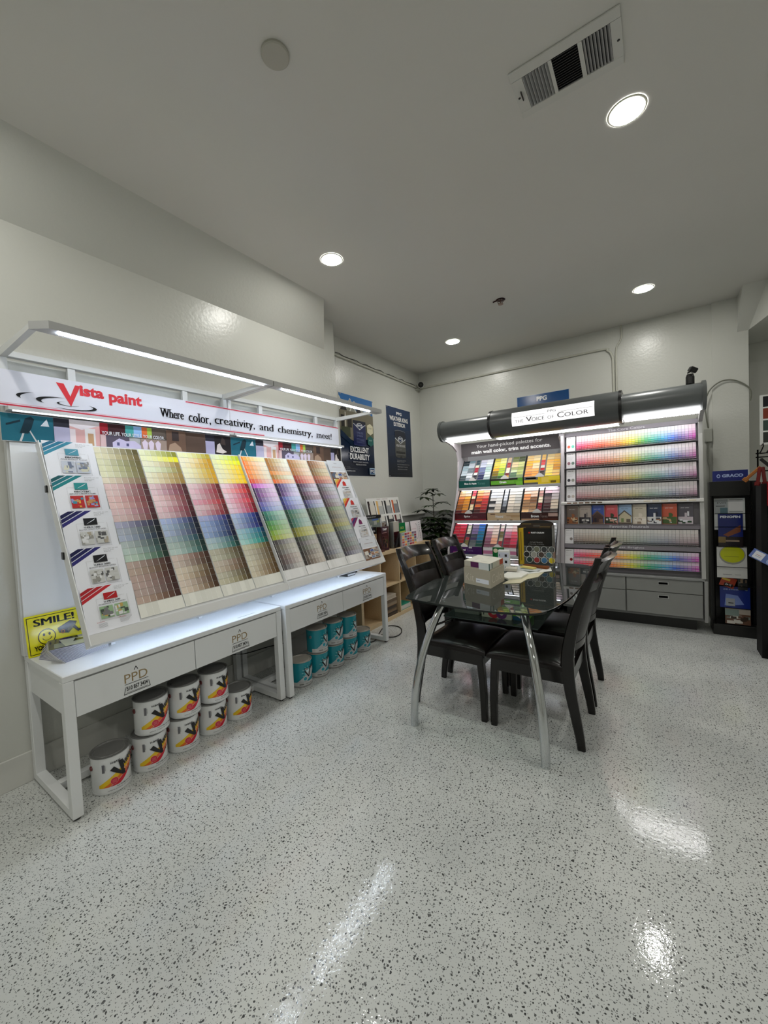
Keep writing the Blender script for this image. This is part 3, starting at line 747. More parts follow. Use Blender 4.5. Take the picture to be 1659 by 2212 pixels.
# ---- brochures in the end pockets
def bro(y0, k, kind, accent, label, title=None, sub=None):
    s0 = .005 + k * .202; s1 = s0 + .245 if k < 4 else 1.026
    a, b_ = BP(y0, s1, .006), BP(y0 + .222, s1, .006); e = BP(y0, s0, .030); d = BP(y0 + .222, s0, .030)
    m = MB(c(232, 233, 238), 'matte'); nn = (b_ - a).cross(e - a).normalized() * -.003
    m.faces([a, b_, d, e, a + nn, b_ + nn, d + nn, e + nn], [(0, 1, 2, 3), (7, 6, 5, 4), (0, 4, 5, 1), (1, 5, 6, 2), (2, 6, 7, 3), (3, 7, 4, 0)])
    s = m.sheet(a, b_ - a, e - a, 'matte')
    if kind == 'stripe':
        A1, A2, A3 = accent[:3]
        for q, colr in enumerate((A1, A2, A3)):
            o1 = .10 * q
            s.poly([(0, .66 + o1 * .9), (.60 - o1 * 1.6, .995), (.47 - o1 * 1.6, .995), (0, .735 + o1 * .9)], colr)
        s.rect(.25, .22, .86, .225, c(190)); s.rect(.25, .72, .80, .724, c(190)); s.rect(.25, .2, .254, .72, c(190)); s.rect(.845, .2, .85, .72, c(190))
        s.rect(.40, .68, .66, .83, accent[3]); s.poly([(.44, .70), (.60, .78), (.64, .82), (.50, .74)], c(215, 220, 225))
        s.text(title, .38, .615, .32, .035, c(25), .03); s.text(sub, .28, .57, .52, .028, c(60), .01)
        s.photo(.28, .27, .53, .54, accent[4], 16, 3 + k); s.photo(.56, .27, .82, .54, accent[4], 16, 13 + k)
        s.k += 1; s.text('Zero VOC, low odor', .62, .93, .30, .02, c(110)); s.text('interior finish', .62, .90, .2, .018, c(120)); s.text('dries fast', .62, .87, .14, .018, c(120))
        if k == 4:
            s.text('benefits', .18, .20, .14, .02, c(180, 40, 50)); s.text('Sheen', .6, .22, .12, .02, c(180, 40, 50))
            for q in range(5): s.rect(.2, .17 - q * .02, .36, .175 - q * .02, c(130)); s.rect(.6, .19 - q * .02, .84 - q * .02, .195 - q * .02, c(130))
    elif kind == 'roof':
        A1, A2, A3 = accent[:3]
        for q, colr in enumerate((A1, A2, A3)):
            s.poly([(0, .62 + .11 * q), (.48 - .13 * q, .995), (.34 - .13 * q, .995), (0, .73 + .11 * q)], colr)
        s.rect(.25, .72, .80, .724, c(190)); s.rect(.25, .2, .254, .72, c(190)); s.rect(.845, .2, .85, .72, c(190))
        s.poly([(.42, .72), (.44, .86), (.52, .92), (.62, .86), (.64, .72)], accent[0]); s.text(title, .32, .62, .44, .04, c(60), .02); s.text(sub, .42, .55, .36, .03, c(40), .03)
        s.photo(.28, .22, .82, .52, [c(205), c(170), c(190, 180, 170), c(120)], 18, 33 + k)
    else:
        s.rect(0, .55, 1, 1, c(214, 217, 222)); s.text(title, .38, .86, .2, .04, c(90)); s.text(sub, .22, .70, .56, .035, c(160, 120, 110))
        s.photo(0, .0, 1, .5, [c(120, 84, 60), c(220, 215, 205), c(90, 60, 44), c(170, 160, 150), c(196, 176, 150), c(90, 100, 120)], 30, 50 + k)
        for q in range(3): s.rect(.42, .06 + .14 * q, .95, .16 + .14 * q, c(236)); s.rect(.44, .07 + .14 * q, .66, .15 + .14 * q, [c(120, 140, 170), c(160, 110, 80), c(70, 90, 150)][q]); s.rect(.69, .07 + .14 * q, .93, .15 + .14 * q, [c(120), c(190, 150, 110), c(150, 140, 130)][q])
    tag(m.build('brochure'), label, 'brochure', 'brochures in the end pockets of the chip rack')
ROOM = [c(200, 200, 196), c(150, 148, 140), c(90, 90, 90), c(225), c(170, 160, 140)]
TE = (c(28, 128, 132), c(24, 110, 120), c(16, 84, 90)); NV = (c(42, 40, 110), c(28, 28, 84), c(20, 22, 70))
LBX = ', left end of the chip rack'
bro(.705, 0, 'stripe', (c(60, 140, 165), c(40, 120, 150), c(30, 100, 130), c(80, 150, 170), [c(200, 205, 215), c(150), c(120, 130, 150), c(214, 212, 190)]), 'white brochure with blue-green stripes at the top left of the chip rack', 'PROTEC', 'Alkyd Emulsion Enamel')
bro(.705, 1, 'stripe', TE + (c(40, 140, 140), [c(180, 40, 40), c(220, 170, 60), c(150, 150, 200), c(190, 140, 90), c(60, 140, 160)]), 'white brochure with teal stripes, second down at the left end', 'PROTEC', 'URETHANE ALUMINUM OIL ENAMEL')
bro(.705, 2, 'stripe', NV + (c(20, 20, 24), ROOM), 'white brochure with navy stripes, third down at the left end', 'V-PRO 1000', 'Zero VOC QUALITY FLAT LATEX')
bro(.705, 3, 'stripe', NV + (c(20, 20, 24), ROOM), 'grey-white brochure with navy stripes, fourth down at the left end', 'V-PRO 2000', 'QUALITY INTERIOR LATEX')
bro(.705, 4, 'stripe', (c(190, 40, 48), c(180, 34, 42), c(170, 30, 38), c(180, 26, 34), [c(150, 180, 140), c(190, 160, 90), c(120), c(220), c(70, 80, 70)]), 'white brochure with red stripes at the bottom left of the chip rack', 'V-PRO 300', 'PROFESSIONAL QUALITY LATEX')
bro(2.815, 0, 'grid', None, 'grey photo collage brochure at the top right of the chip rack', 'Vista', 'EXTERIOR COLORS')
WM = (c(200, 44, 36), c(226, 150, 60), c(214, 200, 90))
bro(2.815, 1, 'roof', WM, 'red and orange striped brochure just under the top right collage', 'ELASTOMERIC', 'ACRYLIC')
bro(2.815, 2, 'roof', WM, 'red and orange striped brochure in the middle of the right end column', 'STUCCO COAT', 'ACRYLIC')
bro(2.815, 3, 'roof', (c(120, 30, 90), c(60, 40, 110), c(180, 60, 90)), 'purple striped brochure, fourth down at the right end', 'TEXTURED', 'COATING')
bro(2.815, 4, 'grid', None, 'brown photo collage brochure at the bottom right of the chip rack', 'Vista', 'EXTERIOR COLORS')
# ================================================================ PAINT CANS
def can(name, label, kind, loc, rz, group):
    r, h = .083, .188
    t = thing(name, label, 'paint can', loc, rz, group)
    base = c(224, 226, 226) if kind == 'w' else c(20, 138, 152)
    m = MB(base, 'gloss')
    rim = c(150, 150, 148) if kind == 't' else c(215, 217, 217)
    m.lathe([(0, .004), (r - .004, .004), (r - .001, 0), (r + .0015, .003), (r + .0015, .008), (r, .010), (r, h - .010), (r, h - .006)], n=40,
            cols=[rim, rim, rim, rim, rim, base, base])
    fn = lambda u, v, d: Vector(((r + .0002 + d) * math.cos(u / r), (r + .0002 + d) * math.sin(u / r), v))
    s = m.sheet((0, 0, 0), (0, 1, 0), (0, 0, 1), 'gloss', .0002, fn)
    if kind == 'w':
        y_, o_, r_ = c(236, 196, 30), c(232, 112, 34), c(206, 26, 50)
        cv = lambda u: .040 + max(u + .075, 0) ** 1.25 * .85
        c2 = lambda u: .040 + max(u + .045, 0) ** 1.35 * .95
        c3 = lambda u: .040 + max(u + .010, 0) ** 1.45 * 1.15
        top = lambda f: (lambda u: min(max(f(u), .036), .176))
        e0 = lambda u: .036 + max(u + .085, 0) * .62
        e1 = lambda u: .030 + max(u + .085, 0) * .62 - .014
        s.band(-.085, .085, top(lambda u: .036 + (u + .085) * .60 - .012), top(lambda u: .042 + (u + .085) * .62 + .008), y_, 30)
        s.band(-.082, .088, top(lambda u: .030 + (u + .085) * .58 - .020), top(lambda u: .036 + (u + .085) * .60 - .010), o_, 30)
        s.band(-.058, .090, lambda u: min(max(.036 + max(u - .0, 0) ** 1.5 * 3.4, .036), .176), top(lambda u: .030 + (u + .085) * .58 - .022), r_, 30)
        s.rect(-.095, .010, .095, .036, c(228, 230, 230))
        s.disc(-.018, .060, .0170, .0170, c(240, 160, 150)); s.disc(-.018, .060, .0155, .0155, c(206, 40, 60))
        for q in range(4): s.rect(-.027, .052 + .0045 * q, -.009, .0535 + .0045 * q, c(232, 130, 140))
        s.rect(-.066, .112, -.055, .152, c(105, 105, 110)); s.rect(-.053, .122, -.051, .148, c(150)); 
        s.text('H-BASE', -.030, .148, .042, .0095, c(35), .03)
        s.poly([(-.034, .117), (.018, .073), (.030, .074), (-.017, .132)], BLACK)
        s.poly([(.018, .073), (.032, .072), (.022, .150), (.002, .148)], BLACK)
        s.text('ista', .031, .116, .058, .028, BLACK, .03, rot=.48)
        s.text('Carefree', .030, .092, .050, .013, c(246, 190, 150), .02, rot=.62)
        s.text('NP-VOC', .046, .074, .038, .010, c(25), .03, rot=.62)
        s.text('FLAT ENAMEL WALL FINISH', -.010, .028, .078, .0055, c(50), .02); s.text('INTERIOR  EXTERIOR  NET CONTENTS', -.046, .017, .11, .0045, c(80))
    else:
        s.rect(-.12, .010, .12, .036, c(200, 202, 200))
        s.rect(-.12, .036, .12, .0375, c(225)); 
        for q in range(12):
            a0 = PI * 2 * q / 12; R_ = .050
            s.poly([(.004, .105), (.004 + R_ * math.cos(a0 - .07), .105 + R_ * math.sin(a0 - .07)), (.004 + R_ * math.cos(a0 + .07), .105 + R_ * math.sin(a0 + .07))], c(120, 190, 196))
        s.disc(.004, .105, .038, .038, c(44, 152, 164)); s.disc(.004, .105, .030, .030, c(110, 184, 192)); s.disc(.004, .105, .023, .023, c(200, 222, 224))
        s.poly([(-.085, .038), (-.015, .038), (.078, .115), (.078, .150), (.04, .135)], c(176, 182, 184))
        s.disc(-.022, .062, .0155, .0155, c(190, 205, 206)); s.disc(-.022, .062, .0125, .0125, c(40, 150, 166))
        s.poly([(-.030, .118), (-.018, .122), (.008, .076), (.003, .072)], BLACK); s.poly([(.003, .072), (.010, .072), (.028, .132), (.014, .128)], BLACK)
        s.rect(-.026, .126, .004, .139, BLACK); s.text('NEW', -.022, .1285, .022, .008, c(225), .03)
        s.text('ista', .022, .122, .048, .024, BLACK, .05, rot=.42)
        s.rect(-.066, .020, -.034, .027, c(110)); s.text('INTERIOR LATEX FLAT FINISH', -.024, .021, .075, .0055, c(70), .02); s.text('ACRYLIC', .02, .013, .03, .0045, c(90))
    m.build('body', t, world=False)
    m = MB(c(112, 112, 110) if kind == 'w' else c(168, 162, 152), 'plastic')
    m.lathe([(r, h - .006), (r + .003, h - .005), (r + .003, h), (r - .002, h), (r - .006, h - .007), (r - .014, h - .007), (r - .018, h - .003), (0, h - .003)], n=40); m.build('lid', t, world=False)
    for sgn in (-1, 1):
        m = MB(c(110, 40, 40) if (kind == 'w') else c(110, 120, 122), 'plastic'); a = sgn * 1.45 - .12
        T_ = Matrix.Rotation(a, 4, 'Z') @ Matrix.Translation((r, 0, .130)) @ Matrix.Rotation(PI / 2, 4, 'Y'); m.T = T_
        m.lathe([(.012, 0), (.011, .005), (.006, .006), (.005, .003), (0, .003)], n=16); m.build('handle_ear', t, world=False)
    return t
cx = -2.303
cy = [.812, 1.000, 1.186, 1.372, 1.560]
w0 = can('paint_can', 'lone white striped paint can nearest the viewer', 'w', (cx, cy[0], 0), .0, 'white paint cans with striped labels')
G = 'white paint cans with striped labels'
pl = ['beside the lone front can', 'second from the lone front can', 'third from the lone front can']
for i in range(1, 4):
    dup(w0, (cx, cy[i], 0), .02 * i - .04, 'bottom-row white striped paint can %s, carrying another can' % pl[i - 1])
dup(w0, (cx, cy[4], 0), -.02, 'white striped paint can at the far end of its row, nothing stacked on it')
for i in range(1, 4):
    dup(w0, (cx + .004, cy[i] + .018, .1885), -.05 + .03 * i, 'top-row white striped paint can, %s of the three stacked ones' % ['nearest', 'middle', 'farthest'][i - 1])
tx = -2.262; ty = [2.083, 2.271, 2.462, 2.648, 2.842]
t0 = can('paint_can', 'lone teal paint can beside the white desk legs, nothing on top', 't', (tx, ty[0], 0), -.12, 'teal paint cans')
for i in range(1, 4):
    dup(t0, (tx, ty[i], 0), [0, -.10, -.16, -.30][i], 'bottom-row teal paint can, %s of the three carrying another can' % ['nearest', 'middle', 'farthest'][i - 1])
dup(t0, (tx, ty[4], 0), -.24, 'teal paint can at the far end beside the wooden bookcase, nothing on top')
for i in range(1, 4):
    dup(t0, (tx - .002, ty[i] + .004, .1885), [0, .14, -.24, .12][i], 'top-row teal paint can, %s of the three stacked ones' % ['nearest', 'middle', 'farthest'][i - 1])
# cables
m = MB(c(18), 'plastic'); m.tube(smooth([(-2.60, 1.48, .33), (-2.64, 1.6, .29), (-2.66, 1.75, .26), (-2.66, 1.9, .22), (-2.66, 2.1, .2), (-2.66, 2.3, .17)]), .004, 6)
tag(m.build('power_cable'), 'black power cable sagging behind the nearer desk legs', 'cable')
m = MB(c(18), 'plastic')
m.tube(smooth([(-2.60, 2.95, .006), (-2.45, 2.93, .006), (-2.33, 2.96, .006), (-2.27, 3.02, .006), (-2.28, 3.10, .006), (-2.36, 3.28, .006), (-2.40, 3.40, .006), (-2.37, 3.49, .006), (-2.28, 3.50, .006), (-2.20, 3.44, .006), (-2.145, 3.33, .006), (-2.15, 3.23, .006), (-2.22, 3.19, .006), (-2.30, 3.22, .006)]), .005, 6)
tag(m.build('power_cable'), 'black power cable looped on the floor by the far desk leg', 'cable')

# ================================================================ SMILE SIGN, BROCHURE STACK
t = None
m = MB(c(236, 228, 30), 'gloss')
T_ = Matrix.Translation((-2.60, 0, .667)) @ Matrix.Rotation(-.16, 4, 'Y')
m.T = T_
y0, y1 = .600, .855
m.box(-.003, 0, y0, y1, 0, .205)
s = m.sheet((0, y0, 0), (0, y1 - y0, 0), (0, 0, .205), 'gloss')
for a in ((.03, .94, .97, .955), (.03, .04, .97, .055), (.03, .04, .042, .955), (.958, .04, .97, .955)): s.rect(*a, BLACK, keep=True)
s.k = 3
s.text('SMILE!', .14, .72, .66, .17, BLACK, .0, ser=.009)
s.disc(.32, .42, .145, .195, BLACK); s.disc(.32, .42, .130, .175, c(236, 228, 30))
s.disc(.275, .48, .018, .035, BLACK); s.disc(.365, .48, .018, .035, BLACK); s.arc(.32, .42, .075, .09, PI + .3, 2 * PI - .3, .008, .004, BLACK)
s.poly([(.50, .56), (.72, .69), (.84, .63), (.66, .48)], BLACK); s.poly([(.50, .56), (.66, .48), (.68, .38), (.52, .44)], c(40)); s.poly([(.66, .48), (.84, .63), (.80, .53), (.68, .38)], c(90, 86, 30)); s.disc(.585, .45, .035, .05, c(170, 110, 50)); s.disc(.585, .45, .018, .026, BLACK)
s.poly([(.76, .50), (.80, .54), (.86, .42), (.90, .44), (.92, .40), (.84, .36)], BLACK)
s.text("YOU'RE ON CAMERA", .10, .12, .80, .12, BLACK, .04)
tag(m.build('camera_notice_sign'), 'yellow SMILE notice with a smiley and camera, leaning behind the brochure pile', 'sign')

for i in range(14):
    m = MB(c(214, 216, 222), 'gloss')
    z = .6655 + i * .0052; a = .75 - .07 * i
    T_ = Matrix.Translation((-2.475 + .0012 * i, .745, z)) @ Matrix.Rotation(a * .6 - .16, 4, 'Z')
    m.T = T_
    m.box(-.095, .095, -.10, .115, 0, .0018, c(232)); m.box(-.094, .096, -.099, .116, .0019, .0042, c(150, 152, 168))
    s = m.sheet((-.094, -.099, .0042), (.19, 0, 0), (0, .215, 0), 'gloss')
    s.rect(0, 0, 1, .42, c(38, 40, 96)); s.poly([(.0, .42), (1, .42), (.7, .6), (0, .55)], c(40, 44, 52)); s.rect(.5, .1, .95, .4, c(120, 130, 140))
    if i == 13: s.poly([(.2, .2), (.95, .3), (.95, .9), (.3, .8)], c(190, 196, 180)); s.poly([(.3, .5), (.6, .45), (.5, .75)], c(60, 64, 60))
    tag(m.build('folded_brochure'), 'folded blue and white brochure, %s from the bottom of the pile on the desk' % ORD[i], 'brochure', 'fanned pile of brochures')
# small stuff on the far desk end
for i, (x, y, z, cc, lb) in enumerate(((-2.44, 2.86, .6655, c(60, 62, 60), 'dark sample book lying under the far end of the chip rack'), (-2.50, 2.97, .6655, c(30), 'small black tray behind the dark sample book on the far desk'))):
    m = MB(cc, 'matte'); m.box(x - .08, x + .08, y - .05, y + .06, z, z + .03 + .02 * i, b=.003); m.box(x - .076, x + .082, y - .048, y + .0605, z + .008, z + .022, c(180)) if i == 0 else None
    tag(m.build('sample_book' if i == 0 else 'tray'), lb, 'sample book' if i == 0 else 'tray')

# ================================================================ POSTERS
def poster(y0, y1, z0, z1, label, fnc):
    m = MB(c(200), 'gloss'); X = W2X
    m.box(X + .0008, X + .003, y0 - .008, y1 + .008, z0 - .008, z1 + .008, c(215, 215, 210))
    s = m.sheet((X + .003, y0, z0), (0, y1 - y0, 0), (0, 0, z1 - z0), 'gloss'); fnc(s)
    for u, v in ((.02, .015), (.98, .015), (.02, .985), (.98, .985)): s.disc(u, v, .012, .008, c(150))
    return tag(m.build('poster'), label, 'poster')
NV1 = c(8, 30, 60); NV2 = c(6, 46, 88)
def ppg(s, u, v, w, h, col=c(225, 228, 232)):
    s.disc(u, v, w * .62, h * .62, col); s.disc(u, v, w * .54, h * .54, c(14, 40, 84)); s.text('PPG', u - w * .5, v - h * .3, w, h * .6, col, .02)
def p1(s):
    s.rect(0, 0, 1, 1, c(12, 22, 40)); s.rect(0, .18, 1, .50, c(10, 30, 58)); s.rect(0, .78, 1, 1, c(58, 118, 184))
    s.poly([(0, .78), (0, .97), (.14, .86), (.3, .95), (.44, .84), (.55, .80), (.66, .86), (.76, .79), (.88, .83), (1, .78)], c(150, 150, 140))
    for a, b_, d in ((.0, .96, .14), (.30, .96, .16), (.42, .94, .16), (.66, .87, .10)):
        s.poly([(a - d + .02 if a > .1 else 0, .80), (a, b_), (a + .012, b_), (a - d + .05 if a > .1 else .02, .80)], c(226, 226, 214)); s.poly([(a, b_), (a + .014, b_), (a + d + .03, .80), (a + d, .80)], c(226, 226, 214))
    s.poly([(.02, .8), (.14, .9), (.2, .82), (.2, .8)], c(56, 54, 56)); s.poly([(.5, .8), (.47, .9), (.62, .84), (.62, .8)], c(52, 50, 54))
    s.poly([(.0, .50), (.0, .80), (1, .80), (1, .50), (.62, .46), (.35, .44)], c(120, 114, 96)); s.rect(.03, .6, .12, .74, c(28, 24, 22)); s.rect(.2, .6, .33, .74, c(34, 28, 26)); s.rect(.14, .56, .16, .78, c(214, 212, 200)); s.rect(.02, .48, .28, .6, c(60, 66, 44)); s.rect(.72, .5, 1, .64, c(96, 98, 74))
    s.poly([(0, .48), (.0, .56), (.36, .42), (.3, .38)], c(10, 34, 60))
    s.rect(.36, .40, .74, .68, c(26, 34, 84)); s.disc(.55, .40, .19, .016, c(60, 70, 120)); s.disc(.55, .405, .185, .014, c(26, 34, 84)); s.poly([(.36, .66), (.38, .66), (.55, .60), (.72, .66), (.74, .66), (.55, .585)], c(214, 218, 224)); s.rect(.36, .66, .74, .70, c(18, 22, 44))
    ppg(s, .55, .635, .15, .062); s.text('TIMELESS', .45, .535, .2, .024, c(110, 120, 170)); s.text('EXTERIOR', .46, .50, .18, .022, c(110, 120, 170))
    for q in range(4): s.rect(.44, .425 + .015 * q, .68, .43 + .015 * q, c(90, 100, 150))
    s.poly([(.78, .66), (.88, .69), (.97, .66), (.97, .57), (.88, .54), (.78, .57)], c(222, 216, 186)); s.text('20 YEAR', .82, .62, .11, .02, c(120)); s.poly([(.78, .50), (.88, .53), (.97, .50), (.97, .42), (.88, .39), (.78, .42)], c(20, 92, 88)); s.text('PAINT', .83, .46, .1, .02, c(150, 190, 180))
    s.text('EXCELLENT', .24, .295, .56, .072, c(232), .035); s.text('DURABILITY', .22, .205, .60, .075, c(232), .035)
    s.text('BUILT TO RESIST CRACKING,', .31, .165, .46, .018, c(180), .01); s.text('PEELING & FLAKING', .38, .135, .32, .018, c(180), .01)
    s.rect(.05, .085, .42, .087, c(120)); s.text('ppgpaints.com', .05, .048, .30, .022, c(190), .02); s.text('1 GAL', .06, .10, .16, .012, c(120)); s.rect(.80, .025, .97, .105, c(190, 215, 235)); s.rect(.815, .032, .955, .098, c(16, 52, 100)); s.text('PPG', .825, .045, .12, .04, c(226), .02)
def p2(s):
    for q in range(10): s.rect(0, q * .1, 1, q * .1 + .1, mix(c(8, 14, 30), NV2, q / 9), keep=True)
    s.k += 1
    s.text('PPG', .40, .90, .22, .045, c(232), .04); s.text('WEATHER KING', .12, .81, .76, .065, c(232), .035); s.text('EXTERIOR', .28, .735, .48, .058, c(232), .035)
    s.rect(.30, .30, .74, .66, c(88, 88, 84)); s.disc(.52, .66, .22, .022, c(150, 155, 155)); s.disc(.52, .66, .21, .018, c(18, 26, 50)); s.disc(.52, .30, .22, .022, c(70, 70, 68)); s.rect(.30, .55, .74, .66, c(18, 24, 44)); s.poly([(.30, .55), (.74, .55), (.52, .49)], c(18, 24, 44))
    s.poly([(.30, .57), (.30, .555), (.52, .485), (.74, .555), (.74, .57), (.52, .50)], c(200, 204, 206)); ppg(s, .52, .555, .17, .06)
    s.text('WEATHER KING', .33, .44, .38, .035, c(210), .02); s.text('FLAT', .47, .395, .09, .014, c(140)); s.rect(.34, .345, .70, .375, c(40)); s.rect(.34, .33, .70, .333, c(150)); s.poly([(.46, .285), (.58, .285), (.52, .305)], c(20))
    for q, (v, w) in enumerate(((.235, .38), (.215, .30), (.175, .52), (.14, .44), (.105, .42))): s.text(['ADVANCED ACRYLIC', 'RESISTS FADING', 'PROVIDES DURABLE PROTECTION', 'APPLIES EASILY TO WOOD', 'AND DOWN TO 35 DEGREES'][q], .34, v, w, .014, c(150), .01)
    s.rect(.1, .05, .72, .052, c(70, 80, 100))
poster(3.478, 4.116, 1.648, 2.585, 'dark blue poster reading EXCELLENT DURABILITY with a house picture', p1)
poster(4.432, 5.055, 1.648, 2.592, 'dark blue poster reading WEATHER KING EXTERIOR with a paint can', p2)
# poster on the back wall
m = MB(c(200), 'gloss'); m.box(-1.487, -.852, YB - .004, YB - .001, 2.10, 2.60, c(200, 205, 210))
s = m.sheet((-1.48, YB - .004, 1.667), (.62, 0, 0), (0, 0, .928), 'gloss')
s.rect(0, .475, 1, 1, c(8, 74, 134)); s.text('PPG', .39, .908, .20, .062, c(235), .04); s.text('WONDER-TONES', .12, .790, .76, .072, c(235), .035); s.text('INTERIOR', .28, .70, .44, .055, c(235), .035)
tag(m.build('poster'), 'bright blue poster mostly hidden behind the lit sign of the back display', 'poster')

# ================================================================ BOOKCASE
BW = c(208, 186, 150)
t = thing('bookcase', 'low birch cube bookcase against the left wall under the posters', 'bookcase', (-2.59, 3.9, 0))
xb, xf, yb0, yb1 = -2.712, -2.472, 3.134, 4.668
m = MB(BW, 'wood'); m.box(xb, xf, yb0, yb1, .747, .785, b=.001); m.build('top_panel', t)
m = MB(BW, 'wood'); m.box(xb, xf, yb0, yb1, 0, .04, b=.001); m.build('bottom_panel', t)
for yy in (yb0, yb1 - .038):
    m = MB(BW, 'wood'); m.box(xb, xf, yy, yy + .038, .0401, .7469, b=.001); m.build('side_panel', t)
m = MB(BW, 'wood'); m.box(xb, xf - .001, yb0 + .038, yb1 - .038, .385, .401); m.build('middle_shelf', t)
for yy in (3.49, 3.868, 4.246):
    m = MB(BW, 'wood'); m.box(xb, xf - .001, yy, yy + .016, .0401, .3849); m.box(xb, xf - .001, yy, yy + .016, .4011, .7469); m.build('divider', t)
m = MB(c(165, 138, 100), 'wood'); m.box(xb - .004, xb - .0001, yb0, yb1, .0, .785); m.build('back_panel', t)
# contents
def bookbox(name, cat, x0, x1, y0, y1, z0, z1, col, label, pages=c(200, 196, 186), rz=0, group=None):
    m = MB(col, 'matte'); cxx, cyy = (x0 + x1) / 2, (y0 + y1) / 2
    m.T = Matrix.Translation((cxx, cyy, 0)) @ Matrix.Rotation(rz, 4, 'Z') @ Matrix.Translation((-cxx, -cyy, 0))
    h = min(.004, (z1 - z0) * .25)
    m.box(x0, x1, y0, y1, z0, z0 + h); m.box(x0, x1, y0, y1, z1 - h, z1); m.box(x0 + .003, x1 - .003, y0 + .003, y1 - .003, z0 + h, z1 - h, pages); m.box(x0, x0 + .002, y0, y1, z0 + h, z1 - h)
    return tag(m.build(name), label, cat, group)
cl = [c(50, 44, 40), c(60, 52, 44), c(110, 92, 72), c(150, 124, 92), c(120, 104, 88), c(196, 186, 172)]
zz = .0402
for i in range(6):
    th = .034 + .004 * (i % 3)
    bookbox('sample_book', 'sample book', -2.68, -2.49 - .004 * (i % 2), 3.60, 3.83 - .006 * (i % 3), zz, zz + th, cl[i], 'brown sample book, %s from the bottom of the stack in the lower bookcase cube' % ORD[i], pages=[c(84, 70, 56), c(130, 108, 84), c(70, 60, 52), c(150, 134, 112), c(104, 88, 70), c(176, 164, 146)][i], rz=.02 * (i % 3) - .02, group='stacked brown sample books')
    zz += th + .0006
m = MB(c(196, 188, 170), 'matte'); m.box(-2.50, -2.475, 3.515, 3.575, .0405, .085, b=.003); tag(m.build('small_box'), 'small beige box beside the stacked brown books', 'box')
bookbox('binder', 'binder', -2.69, -2.49, 3.90, 4.13, .0402, .10, c(36, 130, 104), 'green-teal binder lying in a lower bookcase cube')
bookbox('binder', 'binder', -2.69, -2.485, 4.275, 4.60, .0402, .095, c(50, 96, 190), 'flat blue folder box lying in the far lower bookcase cube', c(230))
bookbox('brochure_pack', 'brochure pack', -2.62, -2.49, 4.28, 4.50, .4015, .49, c(190, 176, 168), 'pale pack of brochures in the far upper bookcase cube', c(225))
for k, (xx, yy, hh) in enumerate(((-2.53, 3.94, .075), (-2.57, 4.01, .06))):
    m = MB(c(90 + 40 * k, 88 + 40 * k, 90 + 40 * k), 'metal'); m.lathe([(0, 0), (.032, 0), (.032, hh), (.034, hh), (.034, hh + .004), (0, hh + .004)], (xx, yy, .4013), 18)
    tag(m.build('small_tin'), ['dark little tin in an upper bookcase cube', 'lighter little tin behind the dark one in an upper bookcase cube'][k], 'tin')

TOPZ = .7855
# leaning swatch board
t = thing('swatch_board', 'white board with eight siding and paint swatches leaning on the left wall', 'sample board', (-2.76, 4.1, TOPZ))
ax = math.atan2(.12, .60)
m = MB(c(222, 222, 218), 'matte'); m.T = Matrix.Translation((-2.70, 3.74, TOPZ)) @ Matrix.Rotation(-ax, 4, 'Y')
m.box(-.006, 0, 0, .72, 0, .60)
s = m.sheet((0, 0, 0), (0, .72, 0), (0, 0, .60))
SW = [[(40, 26, 26), (214, 208, 196)], [(222, 180, 110), (176, 178, 176)], [(26, 26, 28), (150, 152, 152)], [(196, 96, 52), (130, 132, 134)], [(28, 26, 28), (206, 196, 180)], [(170, 172, 172), (112, 114, 116)], [(28, 28, 30), (62, 62, 66)], [(90, 28, 30), (66, 66, 70)]]
for i in range(8):
    q, r = i % 4, 1 - i // 4
    u, v = .03 + .24 * q, .34 + .31 * r - (0 if r else .0)
    v = .66 if r else .34
    a, b_ = SW[i]
    s.rect(u, v, u + .20, v + .28, c(212, 210, 202), keep=True); s.k = 2
    s.rect(u, v, u + .055, v + .28, c(*a), keep=True); s.rect(u + .175, v, u + .20, v + .28, c(30), keep=True); s.k = 3
    s.rect(u + .045, v, u + .185, v + .17 + .03 * (i % 3 == 0), c(*b_), keep=True); s.k = 1
s.k = 4; s.text('TRIM + SIDING', .30, .965, .34, .018, c(150, 120, 120))
for q in range(4): s.rect(.03 + .24 * q, .05, .23 + .24 * q, .28, [c(226, 214, 90), c(200), c(180, 60, 50), c(228, 210, 60)][q], keep=True)
m.build('panel', t)

def stander(name, cat, y0, y1, x, z1, lean, drawf, label, col=c(230), th=.004, mat='gloss', group=None, rz=0, z0=None):
    z0 = TOPZ if z0 is None else z0
    m = MB(col, mat); h = z1 - z0
    m.T = Matrix.Translation((x, (y0 + y1) / 2, z0)) @ Matrix.Rotation(rz, 4, 'Z') @ Matrix.Rotation(-lean, 4, 'Y')
    w = y1 - y0
    m.box(-th, 0, -w / 2, w / 2, 0, h)
    s = m.sheet((0, -w / 2, 0), (0, w, 0), (0, 0, h), mat); drawf(s)
    if lean > 0: m.prism([(-th, -.01, h * .6), (-th, -.01, h * .58), (-th - h * .16, -.01, .0 + h * .16 * math.tan(lean)), (-th - h * .16 - .004, -.01, .0 + h * .16 * math.tan(lean))], (0, .02, 0))
    return tag(m.build(name), label, cat, group)
def d_white(s):
    s.rect(.04, .04, .60, .96, c(238, 228, 230)); s.arc(.42, .5, .22, .38, -1.3, 1.3, .015, .01, c(180, 178, 180)); s.text('COLOR GUIDE', .1, .62, .36, .03, c(200, 130, 140)); s.rect(.2, .2, .34, .28, c(226, 170, 178))
    for q in range(8): s.disc(.78 + .01 * (q % 3), .88 - .1 * q, .03, .022, [c(90), c(70), c(150, 90, 110)][q % 3])
stander('color_guide', 'guide', 4.36, 4.62, -2.56, 1.06, .10, d_white, 'white fold-out guide with a column of small dark dots at the bookcase end', c(232, 226, 228))
